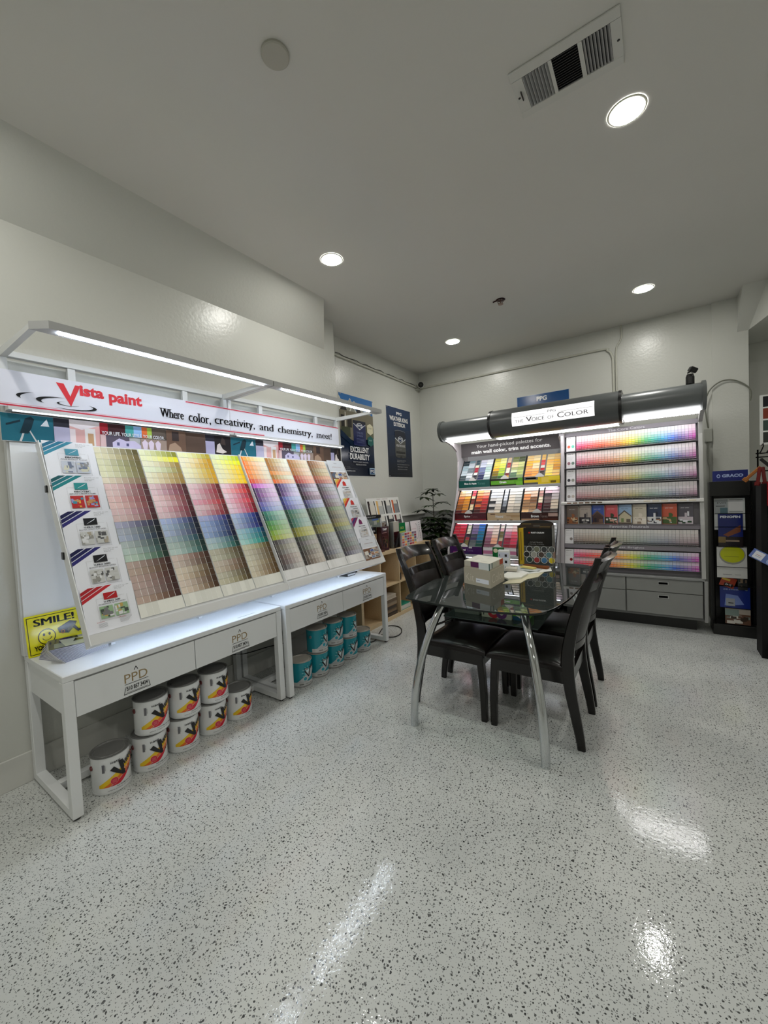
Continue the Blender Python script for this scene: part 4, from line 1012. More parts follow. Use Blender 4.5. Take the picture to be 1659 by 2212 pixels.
stander('color_guide', 'guide', 4.285, 4.44, -2.62, 1.05, .14, lambda s: s.rect(.05, .05, .9, .9, c(236, 232, 234)), 'second white guide standing just behind the dotted one', c(226, 222, 224))
def d_green(s):
    s.rect(0, 0, 1, 1, c(24, 112, 62)); s.rect(.2, .55, .95, .62, c(170, 190, 90)); s.rect(.2, .3, .98, .48, c(70, 170, 120)); s.rect(.2, .12, .98, .22, c(120, 190, 150)); s.text('DECK', .4, .72, .4, .1, c(200, 210, 120))
stander('brochure', 'brochure', 4.07, 4.27, -2.595, 1.055, .06, d_green, 'bright green brochure in the cluster on the bookcase', th=.02)
stander('brochure', 'brochure', 4.0, 4.062, -2.60, 1.05, .05, lambda s: (s.rect(0, .5, 1, 1, c(230, 196, 130)), s.rect(0, 0, 1, .5, c(170, 60, 44))), 'orange and rust-red card beside the green brochure', th=.01)
def d_chips(s):
    P = [(150, 120, 140), (190, 90, 90), (214, 130, 90), (240, 190, 110), (140, 170, 150), (120, 100, 130), (160, 60, 70)]
    for i in range(6):
        for j in range(5): s.rect(i / 6 + .01, j / 5 + .02, (i + 1) / 6 - .01, (j + 1) / 5 - .03, c(*P[(i * 2 + j) % 7]), keep=True)
stander('chip_box', 'chip holder', 4.00, 4.34, -2.495, .945, .0, d_chips, 'clear box of small colourful chips at the front of the bookcase top', c(205, 200, 200), th=.04)
def holder(y0, y1, x, z1, label, drawf, ac=True):
    t = thing('brochure_holder', label, 'brochure holder', (x, (y0 + y1) / 2, TOPZ)); w = y1 - y0; h = z1 - TOPZ
    m = MB(mat='acrylic'); m.box(x - .05, x + .02, y0, y0 + .002, TOPZ, z1); m.box(x - .05, x + .02, y1 - .002, y1, TOPZ, z1); m.box(x + .018, x + .02, y0 + .002, y1 - .002, TOPZ, TOPZ + h * .6); m.box(x - .05, x - .048, y0 + .002, y1 - .002, TOPZ, z1); m.build('clear_case', t)
    m = MB(c(205, 203, 196), 'matte'); m.box(x - .04, x + .01, y0 + .006, y1 - .006, TOPZ + .004, z1 - .01); s = m.sheet((x + .01, y0 + .006, TOPZ + .004), (0, w - .012, 0), (0, 0, h - .014)); drawf(s); m.build('leaflets', t)
holder(3.85, 3.985, -2.53, 1.10, 'tall clear holder with beige leaflets on the bookcase', lambda s: (s.rect(0, .3, 1, 1, c(176, 172, 160)), s.photo(0, 0, 1, .3, [c(140, 110, 90), c(210), c(100, 80, 70)], 8, 4)))
def d_twp(s):
    s.rect(0, 0, 1, 1, c(56, 26, 22)); s.text('TWP', .2, .84, .55, .09, c(235), .04); s.photo(.1, .1, .9, .62, [c(70, 44, 36), c(110, 84, 60), c(60, 60, 34), c(40, 24, 20)], 20, 8, c(64, 36, 30)); s.rect(.1, .74, .7, .76, c(150, 120, 110))
stander('leaflet_box', 'leaflet box', 3.585, 3.735, -2.505, 1.055, 0.0, d_twp, 'dark brown TWP leaflet box at the near end of the bookcase', c(50, 24, 20), th=.06)
stander('leaflet_box', 'leaflet box', 3.44, 3.575, -2.56, 1.06, 0.0, lambda s: (s.rect(0, 0, 1, .72, c(196, 166, 130)), s.rect(0, .72, 1, 1, c(26)), s.text('STAIN', .2, .8, .6, .08, c(220))), 'black-topped tan leaflet box left of the dark brown one', c(60, 50, 44), th=.05)
stander('brochure', 'brochure', 3.755, 3.84, -2.60, 1.09, .02, lambda s: s.photo(0, 0, 1, 1, [c(130, 116, 104), c(80, 60, 54), c(190)], 14, 5), 'narrow mottled grey brochure between the TWP box and the clear holder', th=.03)
t = thing('display_carton', 'grey printed carton with a black top edge behind the TWP leaflet box', 'carton', (-2.64, 3.58, TOPZ))
m = MB(c(110, 114, 112), 'matte'); m.box(-2.705, -2.62, 3.42, 3.74, TOPZ, 1.15); s = m.sheet((-2.62, 3.42, TOPZ), (0, .32, 0), (0, 0, .365)); s.photo(0, .5, 1, 1, [c(120, 130, 124), c(90, 120, 180), c(150, 160, 90), c(170, 172, 164)], 16, 77); m.build('carton_body', t)
m = MB(BLACK, 'matte'); m.box(-2.71, -2.612, 3.41, 3.75, 1.1505, 1.185); s = m.sheet((-2.612, 3.41, 1.1505), (0, .34, 0), (0, 0, .0345)); s.text('EXTERIOR STAIN', .1, .3, .6, .4, c(200)); m.build('top_band', t)
m = MB(c(92, 52, 36), 'wood'); m.box(-2.60, -2.475, 3.42, 3.60, TOPZ, TOPZ + .02); tag(m.build('wood_sample'), 'dark stained wood sample lying at the near edge of the bookcase', 'wood sample')

# ================================================================ PLANT
t = thing('potted_plant', 'dark green umbrella-leaf plant in the back left corner', 'plant', (-2.53, 4.92, 0))
m = MB(c(30), 'plastic'); m.lathe([(0, .0), (.11, .0), (.14, .26), (.145, .26), (.145, .28), (.13, .28), (.12, .24), (0, .24)], (-2.53, 4.92, 0), 28); m.build('pot', t)
m = MB(c(46, 40, 28), 'matte'); tr = random.Random(5)
stem = lambda z: Vector((-2.53 + .02 * math.sin(z * 3), 4.92 + .015 * math.cos(z * 4), z))
m.tube([stem(.2 + .12 * i) for i in range(11)], [.012 - .0008 * i for i in range(11)], 8)
m2 = MB(c(26, 44, 20), 'leaf')
def leaflet(mb, o, d, ln, w, col):
    side = d.cross(Vector((0, 0, 1))).normalized(); up = side.cross(d).normalized()
    rows = []
    for i in range(6):
        f = i / 5; ww = w * math.sin(PI * (f * .86 + .10)) ; dr = -.28 * ln * f * f
        ctr = o + d * (ln * f) + Vector((0, 0, dr))
        rows.append((ctr - side * ww + up * .10 * ww, ctr - up * 0.12 * w, ctr + side * ww + up * .10 * ww))
    v = [p for r_ in rows for p in r_]
    F = []
    for i in range(5):
        a = i * 3; F += [(a, a + 3, a + 4, a + 1), (a + 1, a + 4, a + 5, a + 2)]
    mb.faces(v, F, col, 'leaf', True)
def whorl(z, ang, ln, sc):
    o = stem(z); e = o + Vector((math.cos(ang) * ln, math.sin(ang) * ln, ln * .45))
    m.tube([o, (o + e) / 2 + Vector((0, 0, .01)), e], .003, 5, c(40, 60, 30))
    n = tr.choice((6, 7, 8)); g = tr.uniform(.7, 1.2)
    for k in range(n):
        a = ang + PI * 2 * k / n + tr.uniform(-.1, .1)
        d = Vector((math.cos(a), math.sin(a), tr.uniform(-.15, .25))).normalized()
        leaflet(m2, e, d, .135 * sc * tr.uniform(.85, 1.1), .028 * sc, tuple(v * g for v in c(26 + int(tr.uniform(0, 12)), 48, 20)))
for z, a, ln, scl in ((1.44, -1.2, .05, .9), (1.38, 2.9, .09, .9), (1.36, .2, .07, .9), (1.30, -2.6, .12, 1.), (1.22, .9, .12, 1.), (1.2, -1.9, .08, .8), (1.10, -2.9, .17, 1.), (1.08, -.2, .20, 1.05), (1.04, .5, .16, 1.), (1.0, -1.4, .18, 1.1), (.96, 2.2, .12, 1.)):
    whorl(z, a, ln, scl)
for i in range(46): whorl(.36 + .66 * i / 46, i * 2.4, tr.uniform(.08, .20), tr.uniform(.95, 1.25))
def clampx(mb):
    mb.v = [Vector((min(max(v.x, -2.91), -2.16), min(max(v.y, 4.69), 5.30), v.z)) for v in mb.v]
clampx(m); clampx(m2)
m.build('stem', t); o = m2.build('foliage', t); 
# ================================================================ BACK DISPLAY
GC = c(150, 152, 150); GD = c(108, 110, 110); GP = c(196, 190, 194)
xl, xm, xr = -2.135, -.862, .362
# base cabinets
def handle(p, t_, xc, zc, y):
    m = MB(c(170), 'metal'); m.box(xc - .044, xc + .044, y - .006, y, zc - .016, zc + .018, c(190), b=.001); m.box(xc - .036, xc + .036, y - .0068, y - .0061, zc - .010, zc + .010, c(12)); m.build('handle', p)
def base(x0, x1, y0, label, splits, zt=.50):
    t = thing('base_cabinet', label, 'cabinet', ((x0 + x1) / 2, y0 + .3, 0))
    m = MB(c(112, 113, 111), 'paint'); m.box(x0, x1, y0 + .021, YB - .04, .105, zt - .02); m.build('carcass', t)
    m = MB(c(14), 'paint'); m.box(x0 + .03, x1 - .05, y0 + .07, YB - .06, 0, .1045); m.build('plinth', t)
    for (a, b_, za, zb, hh) in splits:
        m = MB(c(138, 139, 136), 'paint'); m.box(a, b_, y0, y0 + .02, za, zb, b=.0015); d = m.build('drawer', t)
        if hh: handle(d, t, hh[0], hh[1], y0)
    m = MB(c(142, 143, 142), 'paint'); m.box(x0 - .006, x1 + .010, y0 - .02, y0 + .16, zt - .018, zt + .006, b=.003); m.build('countertop', t)
    return t
t = base(xm + .004, xr - .014, 4.63, 'dark grey drawer cabinet under the right half of the back display',
     [(xm + .01, -.270, .347, .478, (-.56, .43)), (xm + .01, -.270, .132, .341, (-.56, .30)), (-.258, xr - .02, .352, .478, (.043, .437)), (-.258, xr - .02, .132, .346, (.043, .306))])
m = MB(c(150, 150, 148), 'paint'); m.box(xr - .010, xr + .016, 4.60, YB - .05, .105, .485, b=.002); m.build('end_panel', t)
t = base(xl + .02, xm - .016, 4.50, 'dark grey drawer cabinet under the left half of the back display, mostly behind the chairs',
     [(xl + .024, -1.50, .34, .478, (-1.8, .42)), (xl + .024, -1.50, .132, .334, (-1.8, .28)), (-1.49, xm - .02, .34, .478, (-1.2, .42)), (-1.49, xm - .02, .132, .334, (-1.2, .28))])

# left shelving unit
t = thing('palette_shelf', 'left half of the back display, a lit three-shelf rack of colour palettes', 'display shelf', ((xl + xm) / 2, 4.9, .51))
def sideprof(x, th, col, parent):
    m = MB(col, 'paint')
    pr = [(4.46, .507), (4.47, .69), (4.65, 1.05), (4.82, 1.46), (4.87, 1.80), (4.83, 1.92), (4.70, 1.985), (4.52, 2.025), (5.2, 2.025), (5.2, .507)]
    if x > -1: pr[-4:] = [(4.76, 1.965), (5.2, 1.965), (5.2, .507)]
    m.prism([(x, a, b_) for a, b_ in pr], (th, 0, 0)); m.build('side_panel', parent)
sideprof(xl, .022, GP, t); sideprof(xm - .022, .020, c(150, 148, 150), t)
m = MB(c(235, 237, 245), 'paint'); m.box(xl + .0225, xm - .0225, 5.17, 5.19, .507, 2.0); m.build('back_panel', t)
SH = [(4.815, 1.452), (4.65, 1.045), (4.47, .655)]
for k, (y, z) in enumerate(SH):
    m = MB(c(172, 173, 174), 'paint'); m.box(xl + .0228, xm - .0228, y, 5.169, z - .034, z, b=.002); sh = m.build('shelf', t)
    m = MB(mat='strip'); m.box(xl + .06, xm - .06, y + .012, y + .03, z - .040, z - .0345); m.build('light_strip', sh)
m = MB(c(82, 78, 80), 'matte'); m.box(xl + .0228, xm - .0228, 4.955, 4.965, 1.852, 2.028)
s = m.sheet((xl + .0228, 4.955, 1.852), (xm - xl - .0456, 0, 0), (0, 0, .176))
s.text('Your hand-picked palettes for', .17, .52, .66, .30, c(225), .005); s.text('main wall color, trim and accents.', .115, .13, .79, .30, c(238), .035)
m.build('header_sign', t)
PAL = {
 'blue': [[(40,56,64),(150,174,184),(190,204,212),(222,228,230),(70,84,90)],[(120,146,156),(196,206,214),(120,132,140),(214,220,226),(150,160,170)],[(60,80,90),(214,214,190),(170,40,60),(230,226,216),(40,40,50)],[(214,214,230),(200,206,226),(110,120,160),(90,96,140),(26,34,74)],[(226,232,238),(190,206,206),(176,204,196),(206,220,214),(170,190,190)]],
 'green': [[(224,212,90),(238,200,60),(220,160,40),(130,110,30),(60,70,30)],[(238,238,150),(214,226,90),(170,200,60),(120,160,40),(50,90,40)],[(226,200,170),(170,60,60),(236,226,200),(120,50,50),(230,190,70)],[(120,130,80),(232,206,160),(170,176,120),(200,214,170),(90,120,90)],[(90,100,70),(206,210,140),(150,160,90),(176,190,110),(130,150,100)]],
 'gold': [[(240,206,140),(244,190,80),(240,200,150),(232,170,100),(226,150,80)],[(244,222,170),(244,196,90),(246,214,170),(236,180,110),(244,170,90)],[(244,200,120),(214,80,80),(230,226,216),(190,50,50),(60,50,50)],[(246,220,160),(246,190,100),(238,206,150),(240,214,120),(244,216,90)],[(240,200,130),(244,186,80),(214,150,60),(240,206,130),(238,190,110)]],
 'spice': [[(246,200,150),(238,150,90),(200,110,40),(140,80,30),(90,20,24)],[(244,210,180),(246,180,70),(230,150,40),(214,140,50),(150,70,30)],[(226,80,90),(240,220,180),(120,40,30),(236,214,170),(60,30,26)],[(246,170,110),(226,110,60),(214,100,40),(110,30,20),(70,16,16)],[(246,160,130),(240,110,90),(190,40,40),(160,30,30),(120,20,22)]],
 'neutral': [[(226,214,214),(230,232,240),(206,200,196),(40,40,46),(190,184,178)],[(238,234,232),(214,216,222),(222,220,216),(206,196,184),(214,200,180)],[(236,238,244),(226,230,240),(130,136,146),(56,58,66),(30,32,38)],[(238,232,222),(232,222,208),(226,214,196),(216,204,190),(206,194,178)],[(240,236,228),(216,214,206),(196,194,188),(216,206,190),(180,172,160)]],
 'brown': [[(236,200,180),(232,150,90),(244,226,190),(150,110,70),(236,190,130)],[(238,214,204),(232,196,170),(130,90,60),(160,120,80),(180,150,120)],[(240,226,220),(190,140,130),(236,220,190),(130,30,40),(120,30,36)],[(214,180,190),(60,50,54),(110,90,90),(60,24,26),(44,20,20)],[(226,206,214),(190,180,180),(150,140,136),(196,180,160),(70,60,54)]],
 'jewel': [[(190,40,60),(200,40,60),(170,30,60),(140,20,30),(110,20,30)],[(230,60,90),(220,40,60),(180,40,70),(150,30,30),(26,50,50)],[(190,150,190),(236,230,210),(60,40,60),(170,50,60),(120,110,60)],[(150,130,160),(120,100,150),(60,50,90),(70,76,90),(90,96,100)],[(50,90,190),(40,110,190),(20,110,150),(20,80,90),(16,70,56)]],
 'pink': [[(246,236,236),(240,206,214),(170,120,140),(150,90,120),(120,70,90)],[(246,240,230),(244,222,214),(240,200,180),(236,170,140),(120,76,84)],[(240,190,200),(246,236,226),(120,110,70),(190,180,150),(150,40,50)],[(246,236,236),(240,206,216),(206,120,150),(150,30,60),(130,20,40)],[(246,214,216),(246,200,196),(230,90,110),(200,50,80),(140,10,30)]],
 'grey': [[(230,230,232),(190,192,196),(150,152,158),(120,122,128),(60,62,66)]] * 5}
def tray(x0, x1, k, key, head, title, label, acc=None, fade=c(190)):
    y, z = SH[k]; y += .012; z += .0006
    t_ = thing('palette_tray', label, 'palette tray', ((x0 + x1) / 2, y + .1, z))
    zh = .088
    m = MB(head, 'gloss'); m.box(x0, x1, y, y + .004, z, z + zh)
    s = m.sheet((x0, y, z), (x1 - x0, 0, 0), (0, 0, zh), 'gloss')
    if acc:
        for (u0, v0, u1, v1, cc) in acc: s.rect(u0, v0, u1, v1, cc, keep=True)
        s.k = 3
    if title[0]: s.text(title[0], title[2], .36, title[3], .34, c(240), .04); s.text(title[1], title[2] + title[3] + .03, .36, title[4], .34, fade, 0)
    m.build('header_label', t_)
    y1, z1 = y + .21, z + zh + (.28 if k else .262)
    m = MB(c(26), 'plastic')
    for xx in (x0 - .004, x1 - .000): m.prism([(xx, y + .005, z), (xx, y, z + zh), (xx, y1 - .004, z1 + .012), (xx, y1 + .006, z1 + .006), (xx, y1 + .006, z)], (.003, 0, 0))
    m.box(x0, x1 - .001, y + .006, y1, z, z + .004); m.build('tray_body', t_)
    w = (x1 - x0 - .008) / 5
    for q in range(5):
        m = MB(WHITE, 'matte'); r_ = random.Random(sum(map(ord, key)) * 7 + q)
        n = 8; xa = x0 + .004 + w * q; xb = xa + w - .0012
        if q == 2: xa += w * .2; xb -= w * .2
        pal = PAL[key][q]
        for i in range(n):
            f0 = i / n; f1 = (i + 1) / n
            ya, za = y1 + (y + .012 - y1) * f0, z1 + (z + zh + .006 - z1) * f0
            yb_, zb = y1 + (y + .012 - y1) * f1, z1 + (z + zh + .006 - z1) * f1
            col = list(pal[min(int(f0 * 5 + r_.uniform(-.3, .6)), 4) if f0 > .05 else 0]); j = r_.uniform(-8, 8)
            col = c(*[min(max(v + j, 6), 250) for v in col])
            m.faces([(xa, yb_ - .010, zb), (xb, yb_ - .010, zb), (xb, ya - .002, za), (xa, ya - .002, za)], [(0, 1, 2, 3)], col)
            m.faces([(xa, yb_ - .010, zb - .002), (xb, yb_ - .010, zb - .002), (xb, yb_ - .010, zb), (xa, yb_ - .010, zb), (xb, yb_, zb - .002), (xa, yb_, zb - .002)], [(0, 1, 2, 3), (0, 5, 4, 1)], WHITE)
        m.build('chip_column', t_)
    if key != 'neutral':
        xc = x0 + (x1 - x0) * .45
        m = MB(c(232, 230, 228), 'matte'); yy = y - .001
        m.prism([(xc - .048, yy, z + zh - .004), (xc - .048, yy, z + zh + .010), (xc - .006, yy, z + zh + .042), (xc + .006, yy, z + zh + .042), (xc + .048, yy, z + zh + .010), (xc + .048, yy, z + zh - .004)], (0, -.0015, 0)); m.build('house_tab', t_)
xs = [(-2.105, -1.70), (-1.685, -1.30), (-1.285, -.892)]
tray(*xs[0], 0, 'blue', c(14, 84, 78), ('Blue & Aqua', 'Tones', .18, .40, .24), 'grey-blue palette tray with dark teal Blue & Aqua label, top shelf', None, c(90, 150, 140))
tray(*xs[1], 0, 'green', c(96, 168, 44), ('Green', 'Tones', .28, .22, .2), 'green and yellow palette tray with lime Green label, top shelf', [(0, .75, .85, 1, c(16, 26, 10)), (0, 0, .8, .2, c(24, 40, 12)), (.8, .15, 1, .5, c(120, 190, 60))], c(140, 190, 90))
tray(*xs[2], 0, 'gold', c(230, 200, 40), ('', '', 0, 1, 1), 'golden yellow palette tray with yellow and grey label, top shelf', [(0, .6, .4, 1, c(110)), (.05, .7, .35, .9, c(170)), (0, 0, .4, .25, c(90)), (.5, .2, .7, .9, c(244, 214, 90)), (.75, .1, .9, .4, c(120, 100, 30)), (.7, .5, 1, 1, c(244, 220, 60))])
tray(*xs[0], 1, 'spice', c(86, 16, 24), ('Spice', 'Tones', .30, .2, .2), 'orange and red palette tray with maroon Spice label, middle shelf', [(0, 0, 1, .18, c(140, 30, 36)), (.1, .75, .4, 1, c(60, 10, 20))], c(150, 90, 90))
tray(*xs[1], 1, 'neutral', c(206, 178, 142), ('Neutral', 'Tones', .26, .24, .2), 'off-white and grey palette tray with sandy label, middle shelf', [(.1, .75, .25, .9, c(110, 80, 60)), (.3, 0, .36, .1, c(90, 70, 50)), (.6, .4, 1, .7, c(186, 152, 112)), (.7, .0, .78, .1, c(110, 84, 60))], c(226, 206, 180))
tray(*xs[2], 1, 'brown', c(64, 36, 34), ('Brown', 'Tones', .28, .22, .2), 'beige and dark brown palette tray with brown label, middle shelf', [(0, 0, .5, .22, c(190, 150, 120)), (.6, 0, 1, .2, c(90, 50, 40)), (.75, .5, 1, .9, c(190, 160, 150))], c(150, 130, 126))
tray(*xs[0], 2, 'jewel', c(66, 22, 92), ('Jewel', 'Tones', .30, .2, .2), 'crimson blue and green palette tray with purple label, bottom shelf', [(.1, 0, .2, .3, c(150, 60, 140)), (.5, .0, .6, .2, c(40, 40, 90)), (.6, .8, .7, 1, c(220))], c(130, 100, 160))
tray(*xs[1], 2, 'pink', c(196, 120, 156), ('Red', 'Tones', .50, .12, .16), 'pink to crimson palette tray with pink label, bottom shelf', [(0, .6, 1, 1, c(232, 226, 230)), (0, 0, 1, .15, c(232, 226, 230))], c(226, 180, 200))
tray(*xs[2], 2, 'grey', c(190, 190, 190), ('', '', 0, 1, 1), 'grey palette tray half hidden behind the black colour card stand, bottom shelf')

# right strip rack
t = thing('strip_rack', 'right half of the back display, a grey sloping rack for colour strips', 'display rack', ((xm + xr) / 2, 4.9, .51))
def side2(x, th, col):
    m = MB(col, 'paint'); pr = [(4.60, .507), (4.61, .60), (4.66, 1.0), (4.72, 1.25), (4.78, 1.85), (4.76, 1.955), (4.64, 2.0), (4.52, 2.025), (5.2, 2.025), (5.2, .507)]
    if x < 0: pr[-5:] = [(4.77, 1.965), (5.2, 1.965), (5.2, .507)]
    m.prism([(x, a, b_) for a, b_ in pr], (th, 0, 0)); m.build('side_panel', t)
side2(xm, .03, GP); side2(xr - .028, .03, c(176, 176, 172))
def RY(z): return 4.645 + (z - .55) * .135     # front plane of the strips
m = MB(c(128, 124, 130), 'paint')
m.prism([(xm + .0305, RY(.51) + .05, .507), (xm + .0305, RY(2.03) + .05, 1.995), (xm + .0305, RY(2.03) + .08, 1.995), (xm + .0305, RY(.51) + .08, .507)], (xr - xm - .059, 0, 0)); m.build('back_board', t)
def hband(z0, z1, txt, u, w, y):
    m = MB(c(136, 130, 138), 'paint'); m.box(xm + .031, xr - .0288, y, y + .006, z0, z1)
    s = m.sheet((xm + .031, y, z0), (xr - xm - .06, 0, 0), (0, 0, z1 - z0)); s.text(txt, u, .22, w, .62, c(214, 212, 218), .015); m.build('header_band', t)
hband(1.955, 1.998, 'The Core Colors', .36, .28, RY(1.98) + .005)
hband(.956, .999, 'Favorite Neutrals', .37, .29, RY(.96) - .012)
hband(.748, .786, 'Best Brights', .415, .21, RY(.76) - .014)
m = MB(c(232, 230, 226), 'paint'); m.box(xm + .002, xr + .002, RY(1.23) - .045, RY(1.23) + .045, 1.212, 1.240, b=.003)
s = m.sheet((xm, RY(1.23) - .045, 1.212), (xr - xm, 0, 0), (0, 0, .028))
for q in range(6): s.rect(.05 + .048 * q, .3, .085 + .048 * q, .8, c(140 - 6 * q, 106 - 2 * q, 88 - 2 * q), keep=True)
for q in range(6): s.rect(.62 + .058 * q, .35, .665 + .058 * q, .9, c(226, 216, 196), keep=True)
m.build('swatch_shelf', t)
rows = [(1.792, .158), (1.606, .168), (1.422, .166), (1.248, .158)]
for z, h in rows + [(.792, .155)] + [(.572, .160)]:
    m = MB(c(112, 108, 114), 'paint'); m.box(xm + .0312, xr - .029, RY(z) - .018, RY(z) + .045, z - .008, z - .002); m.build('strip_shelf', t)
m = MB(c(150, 146, 150), 'paint'); m.box(xm - .0215, xm + .0300, 4.80, 4.82, 1.9655, 2.0); m.build('top_filler', t)
# information cards
INF = [((214, 110, 90), (110, 190, 170)), ((150, 110, 120), (120, 140, 130)), ((60, 60, 70), (150, 150, 140)), ((150, 140, 136), (190, 180, 170)), ((226, 220, 200), (130, 120, 116)), ((226, 220, 210), (130, 30, 36))]
for k, (z, h) in enumerate(rows + [(.792, .155), (.572, .160)]):
    m = MB(c(230, 228, 230), 'gloss'); dy = .010
    x0, x1 = (-.812, -.722) if k < 4 else (-.828, -.742)
    a, b_, d, e = Vector((x0, RY(z) - dy, z)), Vector((x1, RY(z) - dy, z)), Vector((x1, RY(z + h) - dy + .01, z + h)), Vector((x0, RY(z + h) - dy + .01, z + h))
    m.prism([a, b_, d, e], (0, .003, 0)); s = m.sheet(a, b_ - a, e - a, 'gloss')
    s.text('HOW TO', .15, .88, .6, .06, c(60), .02)
    for q in range(3): s.rect(.12, .72 - q * .08, .85 - .1 * q, .73 - q * .08, c(170))
    for q in range(2):
        if k < 4 or q == 1: s.disc(.28 + .45 * q, .32, .17, .10, c(*INF[k][q]))
    s.rect(.15, .12, .4, .13, c(180)); s.rect(.6, .12, .8, .13, c(180))
    tag(m.build('info_card'), 'small white information card, %s down at the left of the colour strips' % ORD[k], 'card', 'information cards beside the colour strips')

HK = [(0, (222, 60, 120)), (.10, (232, 60, 80)), (.20, (236, 84, 62)), (.30, (238, 116, 70)), (.38, (240, 150, 70)), (.45, (246, 190, 50)), (.50, (214, 206, 30)), (.56, (150, 190, 70)), (.63, (60, 166, 110)), (.70, (40, 156, 150)), (.77, (60, 150, 196)), (.83, (52, 104, 206)), (.88, (90, 92, 170)), (.94, (150, 110, 180)), (1, (190, 70, 170))]
HN = ['magenta pink', 'rose red', 'coral red', 'orange', 'amber', 'yellow', 'lime', 'leaf green', 'green', 'teal', 'sky blue', 'royal blue', 'indigo', 'lilac', 'orchid']
def hue(t_):
    for i in range(len(HK) - 1):
        if t_ <= HK[i + 1][0]:
            f = (t_ - HK[i][0]) / (HK[i + 1][0] - HK[i][0]); return mix(HK[i][1], HK[i + 1][1], f), HN[i + int(f > .5)]
    return HK[-1][1], HN[-1]
def strip(x0, x1, z, h, cols, label, nm, grp, cat='colour strip', flare=.016):
    n = len(cols); m = MB(c(234, 232, 232), 'matte')
    # the seven chips: upper ones flat, the lowest stepped out
    zs = []; tot = 0
    wts = [1.7, 1.1, 1, .9, .8, .8, .7][:n] if n == 7 else [1.6, 1, .8, .6][:n]
    W_ = sum(wts); acc = 0
    for i in range(n):
        za = z + h - h * acc / W_; acc += wts[i]; zb = z + h - h * acc / W_
        f = i / (n - 1); out = flare * f * f + .0008 * i
        ya = RY(za) - .004 - out; yb_ = ya - .003
        m.faces([(x0, yb_, zb), (x1, yb_, zb), (x1, ya, za), (x0, ya, za)], [(0, 1, 2, 3)], cols[i])
        m.faces([(x0, yb_ - .0002, zb), (x1, yb_ - .0002, zb), (x1, yb_ - .0002, zb + .0016), (x0, yb_ - .0002, zb + .0016)], [(0, 1, 2, 3)], c(236))
        m.faces([(x0, yb_, zb), (x1, yb_, zb), (x1, yb_ + .012, zb), (x0, yb_ + .012, zb), (x1, ya, za), (x0, ya, za), (x1, ya + .012, za), (x0, ya + .012, za)], [(0, 3, 2, 1), (1, 2, 6, 4), (0, 5, 7, 3), (7, 6, 2, 3)], c(225))
    return tag(m.build(nm), label, cat, grp)
RN = ['top', 'second', 'third', 'fourth']
sat = [(.08, 1.0), (.46, .82), (.72, .66), (.92, .58)]
n = 38; xa, xb_ = -.712, .318; w = (xb_ - xa) / n
gr = (122, 118, 116)
for k, (z, h) in enumerate(rows):
    for i in range(n):
        base_, hn = hue(i / (n - 1)); g, dk = sat[k]
        full = mix(base_, (150, 140, 130), g * .8); dark = tuple(v * (.55 if k == 0 else .26 - .03 * k) for v in full)
        lt = mix(full, (246, 240, 240), .88)
        cols = []
        for q in range(7):
            f = q / 6
            v = mix(lt, full, min(f * 1.5, 1) ** 1.3) if f < .8 else mix(full, dark, (f - .7) / .3)
            j = rnd.uniform(-5, 5); cols.append(c(*[min(max(a + j, 5), 250) for a in v]))
        strip(xa + w * i, xa + w * (i + 1) - .0014, z, h, cols, '%s%s colour strip, %s from left, %s row of back rack' % (['', 'soft ', 'muted ', 'greyed '][k], hn, ordw(i), RN[k]), 'color_strip', 'colour strips in the right half of the back display')
n = 37; xa, xb_ = -.738, .320; w = (xb_ - xa) / n
NE = [(120,104,98),(128,106,90),(132,116,96),(120,118,92),(126,128,110),(116,128,120),(112,122,130),(108,112,126),(128,112,118),(134,110,116)]
for i in range(n):
    f = i / (n - 1) * (len(NE) - 1); a = int(min(f, len(NE) - 2)); base_ = tuple(v + 22 for v in mix(NE[a], NE[a + 1], f - a))
    lt = mix(base_, (244, 240, 234), .84 + rnd.uniform(-.06, .06)); dark = tuple(v * .34 for v in base_)
    cols = [c(*(mix(lt, base_, min(q / 6 * 1.35, 1)) if q < 5 else mix(base_, dark, (q - 4) / 2))) for q in range(7)]
    strip(xa + w * i, xa + w * (i + 1) - .0014, .792, .155, cols, 'neutral colour strip, %s from left in the Favorite Neutrals row' % ordw(i), 'color_strip', 'colour strips in the right half of the back display')
for i in range(n):
    base_, hn = hue(i / (n - 1)); vivid = tuple(min(v * 1.03, 250) for v in base_)
    for r in range(2):
        lt = mix(vivid, (250, 244, 244), .66)
        cols = [c(*mix(lt, (250, 248, 248), .3)), c(*mix(vivid, lt, .6)), c(*vivid), c(*tuple(v * .84 for v in vivid))]
        z, h = ((.655, .078), (.568, .080))[r]
        strip(xa + w * i, xa + w * (i + 1) - .0014, z, h, cols, 'bright %s colour strip, %s from left, %s line of the brights' % (hn, ordw(i), ['upper', 'lower'][r]), 'color_strip', 'colour strips in the right half of the back display', flare=.020)
